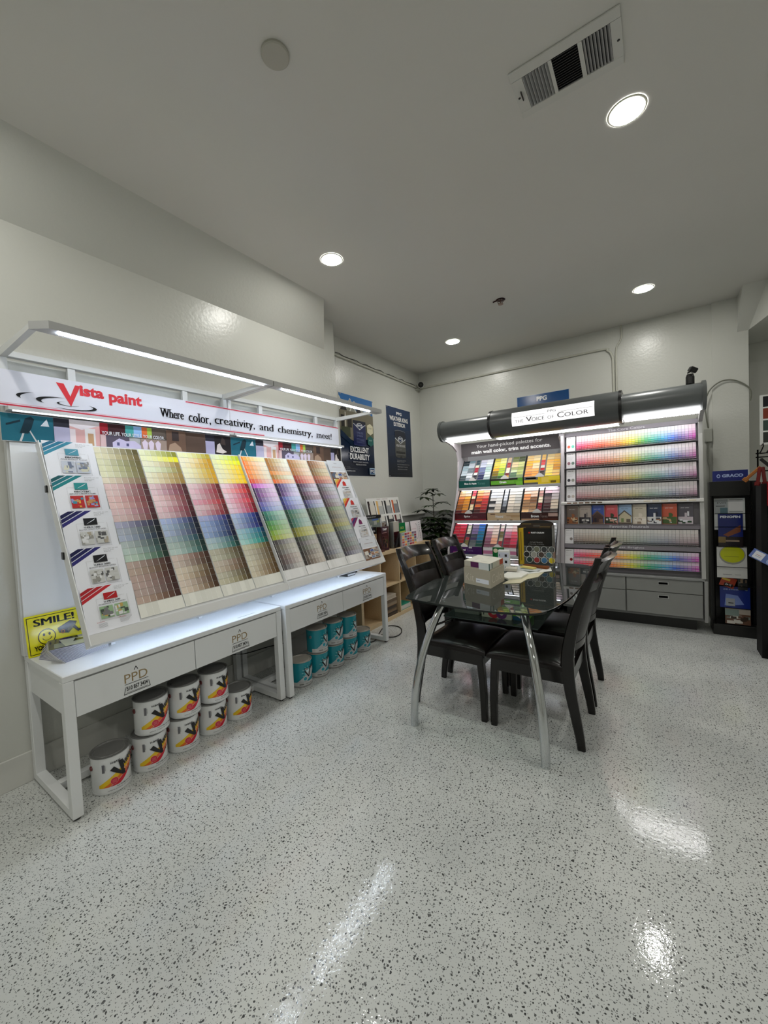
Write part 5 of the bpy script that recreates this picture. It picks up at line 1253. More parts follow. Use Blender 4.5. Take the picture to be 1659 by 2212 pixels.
# booklets
BK = [('brown booklet showing a dining table', (110, 98, 88), [(150, 90, 50), (214, 190, 150), (70, 50, 40)], 0), ('taupe booklet with a picture frame and dark sideboard', (176, 164, 154), [(40, 36, 40), (226, 220, 214), (120, 116, 112)], 1), ('booklet with a brown gabled house on a blue sky', (46, 84, 170), [(60, 40, 34), (110, 84, 66), (30, 26, 34)], 2),
      ('rose red booklet with a potted plant', (206, 84, 92), [(40, 60, 40), (206, 160, 140), (226, 226, 226)], 0), ('booklet with a cream porch house on a pale blue sky', (150, 180, 214), [(200, 190, 160), (90, 80, 70), (120, 140, 90)], 2), ('cream booklet with a white vase', (206, 196, 176), [(226, 216, 200), (150, 130, 110), (236, 230, 220)], 0),
      ('dark navy booklet with a small white picture frame', (46, 56, 84), [(226, 226, 226), (150, 110, 80), (30, 34, 50)], 1), ('terracotta booklet with a palm plant', (200, 92, 66), [(70, 96, 50), (206, 170, 130), (226, 226, 226)], 0), ('charcoal booklet with two white columns', (88, 84, 92), [(196, 186, 192), (40, 70, 46), (226, 226, 230)], 1)]
bx = [-.800, -.660, -.550, -.468, -.358, -.248, -.138, -.036, .090, .222]
for i, (lb, bc, pal, kind) in enumerate(BK):
    x0 = -.812 + .1225 * i; x1 = x0 + .116; z0, z1 = 1.0012, 1.198; y = RY(1.05) - .022
    t_ = thing('decor_booklet', lb + ', under the core colours', 'booklet', ((x0 + x1) / 2, y, z0), group='paint booklets in the back display')
    m = MB(c(*bc), 'gloss'); m.prism([(x0, y + .03, z0), (x1, y, z0), (x1, y + .02, z1), (x0, y + .05, z1)], (0, .003, 0))
    s = m.sheet((x0, y + .03, z0), (x1 - x0, -.03, 0), (0, .02, z1 - z0), 'gloss')
    s.rect(0, .86, 1, 1, c(*[v * .8 for v in bc])); s.text('your color', .2, .76, .55, .06, c(235) if sum(bc) < 420 else c(60), .01)
    P_ = [c(*p) for p in pal]
    if kind == 2: s.poly([(0, .45), (.45, .72), (1, .42), (1, .36), (.45, .64), (0, .38)], P_[1]); s.poly([(.05, .40), (.45, .64), (.95, .38), (.95, .0), (.05, .0)], P_[0]); s.rect(.2, .1, .4, .3, P_[2]); s.rect(0, 0, 1, .08, P_[1]); s.rect(.6, .1, .9, .26, P_[1])
    else: s.photo(.02, .02, .98, .36, P_, 12, 90 + i, P_[0]); s.rect(.45, .3, .6, .55, P_[0]); s.rect(.62, .4, .74, .62, P_[2]) if kind == 1 else s.disc(.6, .45, .12, .09, P_[0])
    m.build('cover', t_)
    m = MB(c(228, 224, 214), 'matte'); m.prism([(x0 + .0005, y + .0335, z0), (x1, y + .0035, z0), (x1 + .0035, y + .055, z0), (x0 + .0005, y + .060, z0)], (0, .0185, z1 - z0 - .012)); m.build('pages', t_)
m = MB(c(120, 116, 120), 'paint'); m.box(xm + .0315, xr - .0292, RY(1.0) - .03, RY(1.0) + .046, .9995, 1.0008); m.build('booklet_shelf', t)

# canopy
t = thing('canopy', 'dark grey tube-shaped canopy with a lit sign over the back display', 'display canopy', (-.88, 4.6, 2.0))
CC = c(96, 100, 100)
def dprof(yf, zc, ry, rz, ym, n=14):
    return [(ym, zc + rz)] + [(ym - ry * math.sin(PI * i / n), zc + rz * math.cos(PI * i / n)) for i in range(1, n)] + [(ym, zc - rz)]
def tubepart(name, x0, x1, ry, rz, zc, ym, col, mat='plastic', back=.25):
    m = MB(col, mat); pr = dprof(0, zc, ry, rz, ym); ring = pr + [(ym + back, zc - rz + .02), (ym + back, zc + rz)]
    A = [(x0, a, b_) for a, b_ in ring]; B = [(x1, a, b_) for a, b_ in ring]; k = len(ring)
    m.faces(A + B, [(i, i + 1, k + i + 1, k + i) for i in range(len(pr) - 1)], smooth=True)
    m.faces(A + B, [(i, (i + 1) % k, k + (i + 1) % k, k + i) for i in range(len(pr) - 1, k)])
    m.faces(A, [tuple(range(k - 1, -1, -1))]); m.faces(B, [tuple(range(k))])
    return m
m = tubepart('', -2.165, -1.5605, .115, .112, 2.160, 4.56, CC); m.build('tube', t)
m = tubepart('', -.2595, .345, .115, .112, 2.160, 4.56, CC); m.build('tube', t)
m = tubepart('', -2.195, -2.1655, .130, .128, 2.158, 4.56, c(90, 94, 93)); m.build('end_cap', t)
m = tubepart('', .3455, .373, .130, .130, 2.158, 4.56, c(90, 94, 93)); m.build('end_cap', t)
m = tubepart('', -1.535, -.285, .155, .153, 2.160, 4.565, c(84, 87, 87)); m.build('sleeve', t)
for a, b_ in ((-1.56, -1.5355), (-.2845, -.26)):
    m = tubepart('', a, b_, .160, .158, 2.160, 4.565, c(14)); m.build('sleeve_ring', t)
for a, b_ in ((-2.12, -1.57), (-.25, .335)):
    m = MB(mat='diffuser'); m.box(a, b_, 4.50, 4.72, 2.028, 2.040); m.build('diffuser', t)
    if b_ > 0:
        m = MB(c(235), 'plastic')
        for q in range(40): m.box(a + .01 + (b_ - a) * q / 40, a + .013 + (b_ - a) * q / 40, 4.502, 4.718, 2.020, 2.0278)
        m.build('louvre', t)
m = MB(mat='diffuser'); m.box(-1.53, -.30, 4.62, 4.74, 2.0, 2.004); m.build('diffuser', t)
# lit sign follows the sleeve curve
m = MB(mat='sign')
yc, zc, ry, rz = 4.565, 2.160, .156, .154
def sg(u, v, d):
    a = math.radians(62 + (1 - v) * 56); return Vector((-1.285 + .80 * u, yc - (ry + .0015 + d) * math.sin(a), zc + (rz + .0015 + d) * math.cos(a)))
for i in range(8): m.faces([sg(0, i / 8, 0), sg(1, i / 8, 0), sg(1, (i + 1) / 8, 0), sg(0, (i + 1) / 8, 0)], [(0, 1, 2, 3)], smooth=True)
s = m.sheet((0, 0, 0), (1, 0, 0), (0, 0, 1), 'matte', .0004, sg); s.strip = 10
IN_ = c(96, 90, 98)
s.text('PPG', .46, .66, .10, .17, IN_, .0); s.rect(.01, .60, .43, .615, IN_); s.rect(.59, .60, .985, .615, IN_)
s.text('THE', .045, .22, .11, .20, IN_, -.01); s.text('V', .19, .22, .075, .32, IN_, -.01, ser=.002); s.text('OICE', .265, .22, .155, .23, IN_, -.01, ser=.001); s.text('OF', .46, .22, .075, .20, IN_, -.01)
s.text('C', .58, .21, .075, .34, IN_, -.01, ser=.002); s.text('OLOR', .665, .22, .27, .25, IN_, -.01, ser=.001)
m.build('lit_sign', t)
# little black device on top
t = thing('security_camera', 'small black camera standing on top of the right end of the canopy', 'camera', (.27, 4.55, 2.28))
m = MB(BLACK, 'plastic'); m.lathe([(0, 0), (.032, 0), (.032, .06), (.024, .085), (0, .09)], (.265, 4.55, 2.274), 20); m.build('base', t)
m = MB(c(16), 'plastic'); m.T = Matrix.Translation((.285, 4.54, 2.392)) @ Matrix.Rotation(.5, 4, 'Y') @ Matrix.Rotation(.4, 4, 'Z'); m.box(-.03, .03, -.025, .025, -.022, .022, b=.006); m.tube([(-.01, 0, -.02), (-.025, 0, -.04)], .006, 8); m.build('head', t)

# ================================================================ TABLE
t = thing('glass_table', 'glass dining table with bowed edges on four curved chrome legs', 'table', (-.875, 2.82, 0))
TZ = .752
def outline():
    k = [(-1.285, 2.085), (-1.30, 2.10), (-1.325, 2.20), (-1.355, 2.45), (-1.37, 2.82), (-1.355, 3.18), (-1.325, 3.43), (-1.30, 3.535), (-1.27, 3.57), (-1.22, 3.585), (-1.06, 3.60), (-.875, 3.608), (-.69, 3.60), (-.53, 3.585), (-.48, 3.57), (-.45, 3.535), (-.435, 3.43), (-.415, 3.18), (-.405, 2.82), (-.415, 2.50), (-.445, 2.27), (-.465, 2.19), (-.49, 2.12), (-.53, 2.075), (-.60, 2.05), (-.72, 2.03), (-.875, 2.022), (-1.06, 2.036), (-1.20, 2.06)]
    return k
K = outline(); n = len(K)
# Catmull-Rom refine
R2 = []
for i in range(n):
    p0, p1_, p2_, p3 = K[i - 1], K[i], K[(i + 1) % n], K[(i + 2) % n]
    for q in range(4):
        u = q / 4; R2.append(tuple(.5 * (2 * p1_[a] + (p2_[a] - p0[a]) * u + (2 * p0[a] - 5 * p1_[a] + 4 * p2_[a] - p3[a]) * u * u + (3 * p1_[a] - p0[a] - 3 * p2_[a] + p3[a]) * u ** 3) for a in (0, 1)))
K = R2; n = len(K)
area = sum(K[i][0] * K[(i + 1) % n][1] - K[(i + 1) % n][0] * K[i][1] for i in range(n))
if area < 0: K = K[::-1]
cxx, cyy = -.88, 2.82
IN = [(x + (cxx - x) * .006, y + (cyy - y) * .004) for x, y in K]
m = MB(mat='glass'); m.faces([(x, y, TZ + .012) for x, y in IN], [tuple(range(n))]); m.faces([(x, y, TZ) for x, y in IN], [tuple(range(n - 1, -1, -1))])
E1 = c(18, 26, 24)
m.faces([(x, y, TZ + .001) for x, y in K] + [(x, y, TZ + .011) for x, y in K], [(i, (i + 1) % n, n + (i + 1) % n, n + i) for i in range(n)], E1, 'lacquer')
m.faces([(x, y, TZ + .011) for x, y in K] + [(x, y, TZ + .012) for x, y in IN], [(i, (i + 1) % n, n + (i + 1) % n, n + i) for i in range(n)], E1, 'lacquer')
m.faces([(x, y, TZ) for x, y in IN] + [(x, y, TZ + .001) for x, y in K], [(i, (i + 1) % n, n + (i + 1) % n, n + i) for i in range(n)], E1, 'lacquer')
m.build('glass_top', t)
LG = [(-1.100, 2.255, -1.234, 2.030), (-.632, 2.255, -.478, 2.035), (-1.10, 3.395, -1.234, 3.61), (-.640, 3.395, -.478, 3.60)]
for (tx_, ty_, fx, fy) in LG:
    m = MB(c(205, 208, 210), 'chrome'); pth = []
    for i in range(25):
        f = i / 24; e = 1 - (1 - f) ** 2.1
        pth.append((tx_ + (fx - tx_) * e, ty_ + (fy - ty_) * e, (TZ - .006) * (1 - f)))
    m.tube(pth, .0235, 20); lg = m.build('leg', t)
    m = MB(c(190, 196, 196), 'chrome'); m.lathe([(0, -.0055), (.034, -.0055), (.034, -.0005), (0, -.0005)], (tx_, ty_, TZ), 24); m.build('mounting_disc', lg)
LX = .59
for (xx, yy, ex, ey) in ((-1.150, 2.170, -1.10, 2.36), (-.575, 2.170, -.63, 2.36), (-1.150, 3.48, -1.10, 3.29), (-.582, 3.475, -.63, 3.29)):
    m = MB(c(205, 208, 210), 'chrome'); m.tube([(xx, yy, LX - .008), (ex, ey, LX - .008)], .007, 8); m.build('shelf_bracket', t)
m = MB(mat='glass'); x0, x1, y0, y1 = -1.165, -.57, 2.34, 3.31
m.faces([(x0, y0, LX + .008), (x1, y0, LX + .008), (x1, y1, LX + .008), (x0, y1, LX + .008)], [(0, 1, 2, 3)]); m.faces([(x0, y0, LX), (x1, y0, LX), (x1, y1, LX), (x0, y1, LX)], [(3, 2, 1, 0)])
m.faces([(x0, y0, LX), (x1, y0, LX), (x1, y1, LX), (x0, y1, LX), (x0, y0, LX + .008), (x1, y0, LX + .008), (x1, y1, LX + .008), (x0, y1, LX + .008)], [(0, 1, 5, 4), (1, 2, 6, 5), (2, 3, 7, 6), (3, 0, 4, 7)], c(40, 58, 54), 'lacquer')
m.build('lower_glass_shelf', t)
TT = TZ + .0125
# kit box
t = thing('color_kit_box', 'beige Kit Color box with a swatch-trimmed lid on the glass table', 'box', (-.98, 2.62, TT))
BX = c(176, 168, 150)
e1 = Vector((-.222, .092, 0)); e2 = Vector((.006, .265, 0)); O = Vector((-.897, 2.499, TT))
def kb(mb, o, a, b_, h, col=None): mb.prism([o, o + a, o + a + b_, o + b_], (0, 0, h), col)
m = MB(BX, 'matte'); kb(m, O, e1, e2, .112)
s = m.sheet(O + e1, -e1, (0, 0, .112)); s.text('Kit', .07, .22, .33, .46, c(206, 200, 184), -.01); s.rect(.47, .20, .94, .46, c(226, 228, 234)); s.rect(.51, .32, .62, .35, c(110, 120, 160))
s = m.sheet(O, e2, (0, 0, .112)); s.text('Color', .10, .24, .84, .50, c(206, 200, 184), -.01)
m.build('box_body', t)
m = MB(c(190, 184, 168), 'matte'); o2 = O + e1 * .02 + e2 * .02 + Vector((0, 0, .1122)); kb(m, o2, e1 * .96, e2 * .96, .048)
s = m.sheet(o2 + e1 * .96, -e1 * .96, (0, 0, .048)); s.rect(.0, 0, 1, .25, BX); s.rect(.26, .2, .58, .95, c(92, 38, 84)); s.rect(.58, .05, .97, 1, c(214, 218, 216)); s.rect(.97, .05, 1, 1, c(70, 100, 96))
s = m.sheet(o2, e2 * .96, (0, 0, .048)); s.rect(0, 0, 1, .25, BX)
for a, b_, cc in ((.0, .12, c(206, 208, 204)), (.12, .2, c(110, 124, 116)), (.2, .5, c(190, 188, 172)), (.5, .72, c(196, 188, 170)), (.72, .98, c(176, 76, 50))): s.rect(a, .25, b_, 1, cc, keep=True)
s = m.sheet(o2 + e1 * .96 + Vector((0, 0, .048)), -e1 * .96, e2 * .96); s.rect(.02, .02, .98, .98, c(206, 203, 188)); s.rect(.0, .5, .5, .505, c(90)); s.rect(.3, .0, .31, .5, c(150)); s.rect(.55, .2, .8, .21, c(60)); s.rect(.6, .6, .61, 1, c(140))
m.build('lid', t)
# colour card stand
t = thing('color_card_stand', 'black counter stand with COATINGS COLOR CARD and round paint samples on the glass table', 'counter display', (-.82, 3.38, TT))
m = MB(c(150, 152, 150), 'metal'); m.box(-.958, -.955, 3.35, 3.44, TT, 1.10); m.box(-.688, -.685, 3.35, 3.44, TT, 1.10); m.box(-.955, -.688, 3.35, 3.44, TT, TT + .012, c(200)); m.build('side_frame', t)
m = MB(c(30), 'plastic'); pr = [(-.952, 1.045), (-.952, 1.115), (-.93, 1.128), (-.88, 1.138), (-.82, 1.142), (-.76, 1.138), (-.71, 1.128), (-.691, 1.115), (-.691, 1.045)]
m.prism([(a, 3.43, b_) for a, b_ in pr], (0, .012, 0)); s = m.sheet((-.95, 3.4299, 1.06), (.258, 0, 0), (0, 0, .055)); s.photo(.0, 0, 1, 1, [c(60, 50, 40), c(90, 84, 76), c(40), c(120, 100, 60)], 10, 8); m.build('header', t)
m = MB(c(214, 178, 44), 'matte'); m.box(-.954, -.915, 3.38, 3.425, TT + .013, 1.075); s = m.sheet((-.954, 3.38, TT + .013), (.039, 0, 0), (0, 0, .30)); s.rect(.3, .1, .5, .9, c(150, 120, 40)); m.build('yellow_booklet', t)
m = MB(c(16), 'gloss'); m.box(-.914, -.692, 3.37, 3.42, TT + .013, 1.078)
s = m.sheet((-.914, 3.37, TT + .013), (.222, 0, 0), (0, 0, .30), 'gloss')
s.rect(.18, .86, .24, .90, c(200, 40, 40)); s.text('RUST-OLEUM', .27, .862, .46, .040, c(235), .04); s.text('COATINGS', .22, .60, .45, .034, c(150), .0); s.text('COLOR CARD', .16, .545, .56, .034, c(120), .0)
s.rect(0, .505, 1, .51, c(190)); s.rect(0, .0, 1, .50, c(70, 74, 72))
CS = [[(44, 46, 46), (110, 112, 96), (56, 60, 62), (90, 94, 92)], [(36, 38, 40), (150, 152, 144), (70, 56, 50), (80, 116, 124)], [(36, 60, 56), (150, 50, 56), (60, 110, 150), (206, 186, 30)], [(120, 120, 110), (60, 80, 70), (150, 110, 80), (90, 60, 60)]]
for r in range(4):
    for q in range(4):
        u = .20 + .26 * q - (.10 if r % 2 else .0); v = .43 - .145 * r
        if v < .03: continue
        s.disc(u, v, .115, .088, c(196, 198, 196)); s.disc(u, v, .098, .074, c(*CS[r][q]))
m.build('color_card', t)
# leaflets on the table
def sheet_flat(name, cat, pts, z, th, col, label, extra=None, group='papers spread on the glass table'):
    m = MB(col, 'matte'); m.prism([(x, y, z) for x, y in pts], (0, 0, th)); 
    if extra: extra(m, z + th + .0004)
    return tag(m.build(name), label, cat, group)
sheet_flat('paper', 'paper', [(-.87, 2.66), (-.77, 2.72), (-.76, 2.86), (-.71, 2.96), (-.71, 3.22), (-.93, 3.22), (-.93, 2.9), (-.86, 2.86)], TT, .003, c(206, 200, 170), 'bottom sheet of cream paper with a jagged edge, right of the Kit box')
sheet_flat('folder', 'folder', [(-.872, 2.78), (-.80, 2.84), (-.79, 3.0), (-.94, 3.0), (-.94, 2.82)], TT + .0035, .012, c(222, 222, 212), 'thick white folder beside the Kit box')
sheet_flat('paper', 'paper', [(-.80, 3.02), (-.665, 3.2), (-.70, 3.33), (-.95, 3.33), (-.95, 3.02)], TT + .0035, .002, c(226, 226, 220), 'white sheet pointing toward the right edge of the table', lambda m, z: m.faces([(-.8, 3.08, z), (-.74, 3.15, z), (-.8, 3.25, z), (-.88, 3.15, z)], [(0, 1, 2, 3)], c(90, 100, 90)))
sheet_flat('fan_deck', 'fan deck', [(-.97, 3.02), (-.88, 3.03), (-.90, 3.12), (-.98, 3.11)], TT + .016, .02, c(196, 190, 176), 'small grey-beige fan deck lying behind the Kit box')
sheet_flat('leaflet', 'leaflet', [(-.93, 3.14), (-.76, 3.12), (-.74, 3.22), (-.90, 3.30), (-.96, 3.26)], TT + .006, .004, c(196, 200, 198), 'grey printed leaflet in front of the black card stand', lambda m, z: m.faces([(-.90, 3.17, z), (-.80, 3.16, z), (-.79, 3.2, z), (-.88, 3.25, z)], [(0, 1, 2, 3)], c(120, 130, 130)))
m = MB(c(232, 214, 130), 'matte'); T_ = Matrix.Translation((-.845, 3.22, TT + .0105)) @ Matrix.Rotation(-.35, 4, 'Z'); m.T = T_; m.box(-.06, .06, -.02, .02, 0, .012); tag(m.build('fan_deck'), 'pale yellow fan deck at the foot of the black card stand', 'fan deck')
m = MB(c(120, 66, 26), 'matte'); T_ = Matrix.Translation((-.80, 3.29, TT + .006)) @ Matrix.Rotation(-.2, 4, 'Z'); m.T = T_; m.box(-.10, .10, -.028, .018, 0, .02, b=.004); tag(m.build('wood_sample'), 'reddish brown wood sample against the black card stand', 'wood sample')
for i, (x, y, h, cc, lb) in enumerate(((-1.00, 3.10, .165, c(226, 228, 226), 'white leaflet stack with small black squares behind the Kit box'), (-1.065, 3.16, .175, c(24, 96, 48), 'dark green leaflet standing behind the Kit box'))):
    t = thing('leaflet_stand', lb, 'leaflet stand', (x, y, TT))
    m = MB(cc, 'gloss'); m.box(x - .045, x + .045, y, y + .03, TT, TT + h, b=.004)
    s = m.sheet((x - .045, y, TT), (.09, 0, 0), (0, 0, h), 'gloss')
    if i == 0:
        for q in range(3): s.rect(.04, .30 * q + .02, .96, .30 * q + .29, c(214 - 8 * q, 218 - 8 * q, 216), keep=True)
        s.k = 3
        for q in range(3): s.rect(.60, .08 + .3 * q, .80, .2 + .3 * q, c(40), keep=True); s.rect(.12, .10 + .3 * q, .18, .2 + .3 * q, c(90), keep=True)
    else: s.rect(.3, .1, .9, .9, c(30, 112, 60)); s.disc(.3, .85, .2, .1, c(220, 210, 180))
    m.build('leaflets', t)
# things on the lower glass shelf
LZ = LX + .0085
def lowbox(x0, x1, y0, y1, h, col, label, draw=None, cat='box', nm='carton', mt='matte'):
    m = MB(col, mt); m.box(x0, x1, y0, y1, LZ, LZ + h, b=.002)
    if draw: draw(m)
    return tag(m.build(nm), label, cat)
def dc(m):
    s = m.sheet((-.935, 2.42, LZ), (.19, 0, 0), (0, 0, .075)); s.text('CO', .22, .0, .64, .92, c(190, 50, 60), .10); s.text('O', .50, .0, .36, .92, c(110, 60, 120), .10); s.rect(.06, .2, .09, .7, c(50))
lowbox(-.935, -.745, 2.42, 2.60, .075, c(186, 188, 170), 'pale box with big red and purple CO letters on the lower glass shelf', dc)
lowbox(-.742, -.655, 2.44, 2.60, .06, c(120, 180, 60), 'lime green brochure pack on the lower glass shelf', lambda m: (lambda s: (s.rect(0, 0, 1, .4, c(40, 90, 130)), s.poly([(.2, .5), (.9, .5), (.55, .2)], c(226))))(m.sheet((-.742, 2.44, LZ), (.087, 0, 0), (0, 0, .06))), 'brochure pack', 'brochure_pack')
lowbox(-1.13, -.96, 2.44, 2.72, .03, c(120, 126, 118), 'grey booklet pile on the left of the lower glass shelf', None, 'booklet pile', 'booklet_pile')
lowbox(-.95, -.80, 2.66, 2.88, .012, c(228, 230, 236), 'bright white sheet on the lower glass shelf', None, 'paper', 'paper')
lowbox(-.78, -.61, 2.66, 2.95, .05, c(70, 76, 74), 'dark grey box on the right of the lower glass shelf')
lowbox(-1.12, -.97, 2.80, 3.10, .06, c(96, 100, 94), 'grey carton at the far left of the lower glass shelf')
lowbox(-.92, -.70, 3.0, 3.25, .04, c(60, 64, 60), 'low dark carton at the back of the lower glass shelf')

# ================================================================ CHAIRS
CH = c(12, 8, 7); LE = c(19, 13, 12)
def chair(name, label, loc, rz, group):
    t = thing(name, label, 'chair', loc, rz, group)
    # rear posts (back legs running up into the back)
    prof = [(-.252, .0), (-.232, .14), (-.205, .30), (-.192, .45), (-.205, .58), (-.245, .75), (-.300, .90), (-.352, 1.035)]
    dp = [.040, .050, .058, .066, .060, .052, .044, .030]
    for sgn in (-1, 1):
        m = MB(CH, 'lacquer'); y0 = sgn * .205 - .014; A = []; B = []
        P_ = []
        for i in range(len(prof) - 1):
            for q in range(4):
                u = q / 4; g = lambda k: prof[max(0, min(k, len(prof) - 1))]
                a, b_, d, e = g(i - 1), g(i), g(i + 1), g(i + 2)
                x = .5 * (2 * b_[0] + (d[0] - a[0]) * u + (2 * a[0] - 5 * b_[0] + 4 * d[0] - e[0]) * u * u + (3 * b_[0] - a[0] - 3 * d[0] + e[0]) * u ** 3)
                P_.append((x, b_[1] + (d[1] - b_[1]) * u, dp[i] + (dp[i + 1] - dp[i]) * u))
        P_.append((prof[-1][0], prof[-1][1], dp[-1]))
        n = len(P_); v = []
        for x, z, d in P_:
            r = .006
            for (xx, yy) in ((x - d / 2 + r, y0), (x + d / 2 - r, y0), (x + d / 2, y0 + r), (x + d / 2, y0 + .028 - r), (x + d / 2 - r, y0 + .028), (x - d / 2 + r, y0 + .028), (x - d / 2, y0 + .028 - r), (x - d / 2, y0 + r)): v.append((xx, yy, z))
        F = [(i * 8 + k, i * 8 + (k + 1) % 8, (i + 1) * 8 + (k + 1) % 8, (i + 1) * 8 + k) for i in range(n - 1) for k in range(8)]
        m.faces(v, F); m.faces(v[:8], [tuple(range(7, -1, -1))]); m.faces(v[-8:], [tuple(range(8))]); m.build('rear_leg', t, world=False)
        m = MB(CH, 'lacquer'); v = []
        for i in range(9):
            f = i / 8; z = .405 * (1 - f); x = .205 + .018 * f * f + .010 * math.sin(PI * f); w = .044 - .008 * f; yy = sgn * (.195 + .004 * f); r = .005
            for (a, b_) in ((-w / 2 + r, -w / 2), (w / 2 - r, -w / 2), (w / 2, -w / 2 + r), (w / 2, w / 2 - r), (w / 2 - r, w / 2), (-w / 2 + r, w / 2), (-w / 2, w / 2 - r), (-w / 2, -w / 2 + r)): v.append((x + a, yy + b_, z))
        F = [(i * 8 + (k + 1) % 8, i * 8 + k, (i + 1) * 8 + k, (i + 1) * 8 + (k + 1) % 8) for i in range(8) for k in range(8)]
        m.faces(v, F); m.faces(v[:8], [tuple(range(8))]); m.faces(v[-8:], [tuple(range(7, -1, -1))]); m.build('front_leg', t, world=False)
    m = MB(CH, 'lacquer'); m.box(-.19, .225, -.218, -.196, .345, .412); m.box(-.19, .225, .196, .218, .345, .412); m.box(.205, .228, -.19, .19, .345, .412); m.box(-.215, -.193, -.19, .19, .345, .412); m.build('seat_apron', t, world=False)
    # cushion
    m = MB(LE, 'leather'); nx, ny = 20, 20; v = []
    def pt(u, v_, top):
        x = -.175 + .425 * u; w = .222 + .008 * u; y = -w + 2 * w * v_
        a, b_ = 2 * u - 1, 2 * v_ - 1
        e = max(0., 1 - abs(a) ** 5) * max(0., 1 - abs(b_) ** 5)
        cr = .006 * (1 - a * a) * (1 - b_ * b_)
        rr = 1 - .02 * (1 - (e ** .5))
        return (x, y * rr, (.432 + .036 * e ** .45 + cr) if top else .4125)
    for i in range(nx + 1):
        for j in range(ny + 1):
            u = .5 - .5 * math.cos(PI * i / nx); w_ = .5 - .5 * math.cos(PI * j / ny); v.append(pt(u, w_, True))
    F = [(i * (ny + 1) + j, (i + 1) * (ny + 1) + j, (i + 1) * (ny + 1) + j + 1, i * (ny + 1) + j + 1) for i in range(nx) for j in range(ny)]
    m.faces(v, F, smooth=True)
    ed = [(i, 0) for i in range(nx + 1)] + [(nx, j) for j in range(1, ny + 1)] + [(i, ny) for i in range(nx - 1, -1, -1)] + [(0, j) for j in range(ny - 1, 0, -1)]
    T_ = [v[i * (ny + 1) + j] for i, j in ed]; B_ = [(a, b_, .4125) for a, b_, _ in T_]; k = len(T_)
    m.faces(T_ + B_, [(i, k + i, k + (i + 1) % k, (i + 1) % k) for i in range(k)]); m.faces(B_, [tuple(range(k - 1, -1, -1))]); m.build('seat_cushion', t, world=False)
    # back slats: surfaces bowed backward
    def bx(z):
        for i in range(len(prof) - 1):
            if prof[i][1] <= z <= prof[i + 1][1]:
                f = (z - prof[i][1]) / (prof[i + 1][1] - prof[i][1]); return prof[i][0] + (prof[i + 1][0] - prof[i][0]) * f
        return prof[-1][0]
    def slat(nm, lo, hi, th, col, mat, bow=.042, nz=4, ny_=16, pad=0.0, roll=0.0):
        m = MB(col, mat); Fv = []; Bv = []
        for i in range(nz + 1):
            for j in range(ny_ + 1):
                yy = -.192 + .384 * j / ny_; q = 1 - (yy / .192) ** 2
                z = lo(yy) + (hi(yy) - lo(yy)) * i / nz; f = i / nz
                bulge = pad * (1 - (2 * f - 1) ** 4) * (1 - (yy / .192) ** 6)
                x = bx(min(z, 1.035)) - bow * q
                xr_ = -roll * f * f
                Fv.append((x + th / 2 + bulge + xr_, yy, z)); Bv.append((x - th / 2 - bulge * .6 + xr_ * 1.4, yy, z - roll * .3 * f))
        W_ = ny_ + 1; N0 = len(Fv)
        F = [(i * W_ + j, i * W_ + j + 1, (i + 1) * W_ + j + 1, (i + 1) * W_ + j) for i in range(nz) for j in range(ny_)]
        G = [tuple(N0 + q for q in f[::-1]) for f in F]
        S = []
        for j in range(ny_): S.append((j + 1, j, N0 + j, N0 + j + 1)); a = nz * W_ + j; S.append((a, a + 1, N0 + a + 1, N0 + a))
        for i in range(nz): a = i * W_; S.append((a, a + W_, N0 + a + W_, N0 + a)); a = i * W_ + ny_; S.append((a + W_, a, N0 + a, N0 + a + W_))
        m.faces(Fv + Bv, F + G, smooth=True); m.faces(Fv + Bv, S); m.build(nm, t, world=False)
    q2 = lambda y: 1 - (y / .192) ** 2
    slat('top_rail', lambda y: .943 + .006 * q2(y), lambda y: 1.018 + .010 * q2(y), .022, CH, 'lacquer', roll=.012)
    slat('middle_rail', lambda y: .842, lambda y: .896 - .010 * q2(y), .020, CH, 'lacquer')
    slat('back_pad', lambda y: .555, lambda y: .8415, .016, LE, 'leather', pad=.010, nz=8)
    slat('lower_rail', lambda y: .515, lambda y: .5545, .020, CH, 'lacquer')
    return t
G = 'dark leather dining chairs round the glass table'
A_ = chair('dining_chair', 'dark brown leather dining chair at the right front of the glass table', (-.598, 2.472, 0), PI, G)
dup(A_, (-1.104, 2.480, 0), -.01, 'dark brown leather dining chair at the left front of the glass table')
dup(A_, (-.600, 2.985, 0), PI, 'dark brown dining chair at the right back, mostly hidden by the front right chair')
dup(A_, (-1.102, 3.000, 0), .02, 'dark brown leather dining chair at the left back, nearest the plant')

# ================================================================ RIGHT EDGE: literature rack, tool rack
t = thing('literature_rack', 'tall black wire literature rack with a blue header at the right of the back display', 'literature rack', (.57, 4.68, 0))
BK_ = c(14)
def RX(x, z): return x
m = MB(BK_, 'plastic'); m.box(.415, .73, 4.64, 4.90, .0, .10, b=.003); m.build('base', t)
m = MB(BK_, 'plastic'); m.box(.405, .43, 4.72, 4.88, .101, 1.385); m.box(.70, .725, 4.72, 4.88, .101, 1.385); m.box(.431, .699, 4.85, 4.87, .101, 1.385); m.build('side_panel', t)
m = MB(c(24), 'metal')
m.tube([(.432, 4.64, .10), (.425, 4.70, 1.30)], .005, 6); m.tube([(.715, 4.64, .10), (.68, 4.70, 1.30)], .005, 6)
for z in (.25, .45, .62, .80, .98, 1.10): m.tube([(.434, 4.66, z), (.70, 4.66, z)], .003, 6)
m.build('wire_frame', t)
m = MB(BK_, 'plastic'); m.box(.400, .672, 4.66, 4.72, 1.26, 1.39, b=.003); m.build('top_box', t)
m = MB(c(22, 34, 110), 'plastic'); m.box(.425, .665, 4.68, 4.70, 1.3905, 1.485); s = m.sheet((.425, 4.68, 1.3905), (.24, 0, 0), (0, 0, .0945), 'plastic')
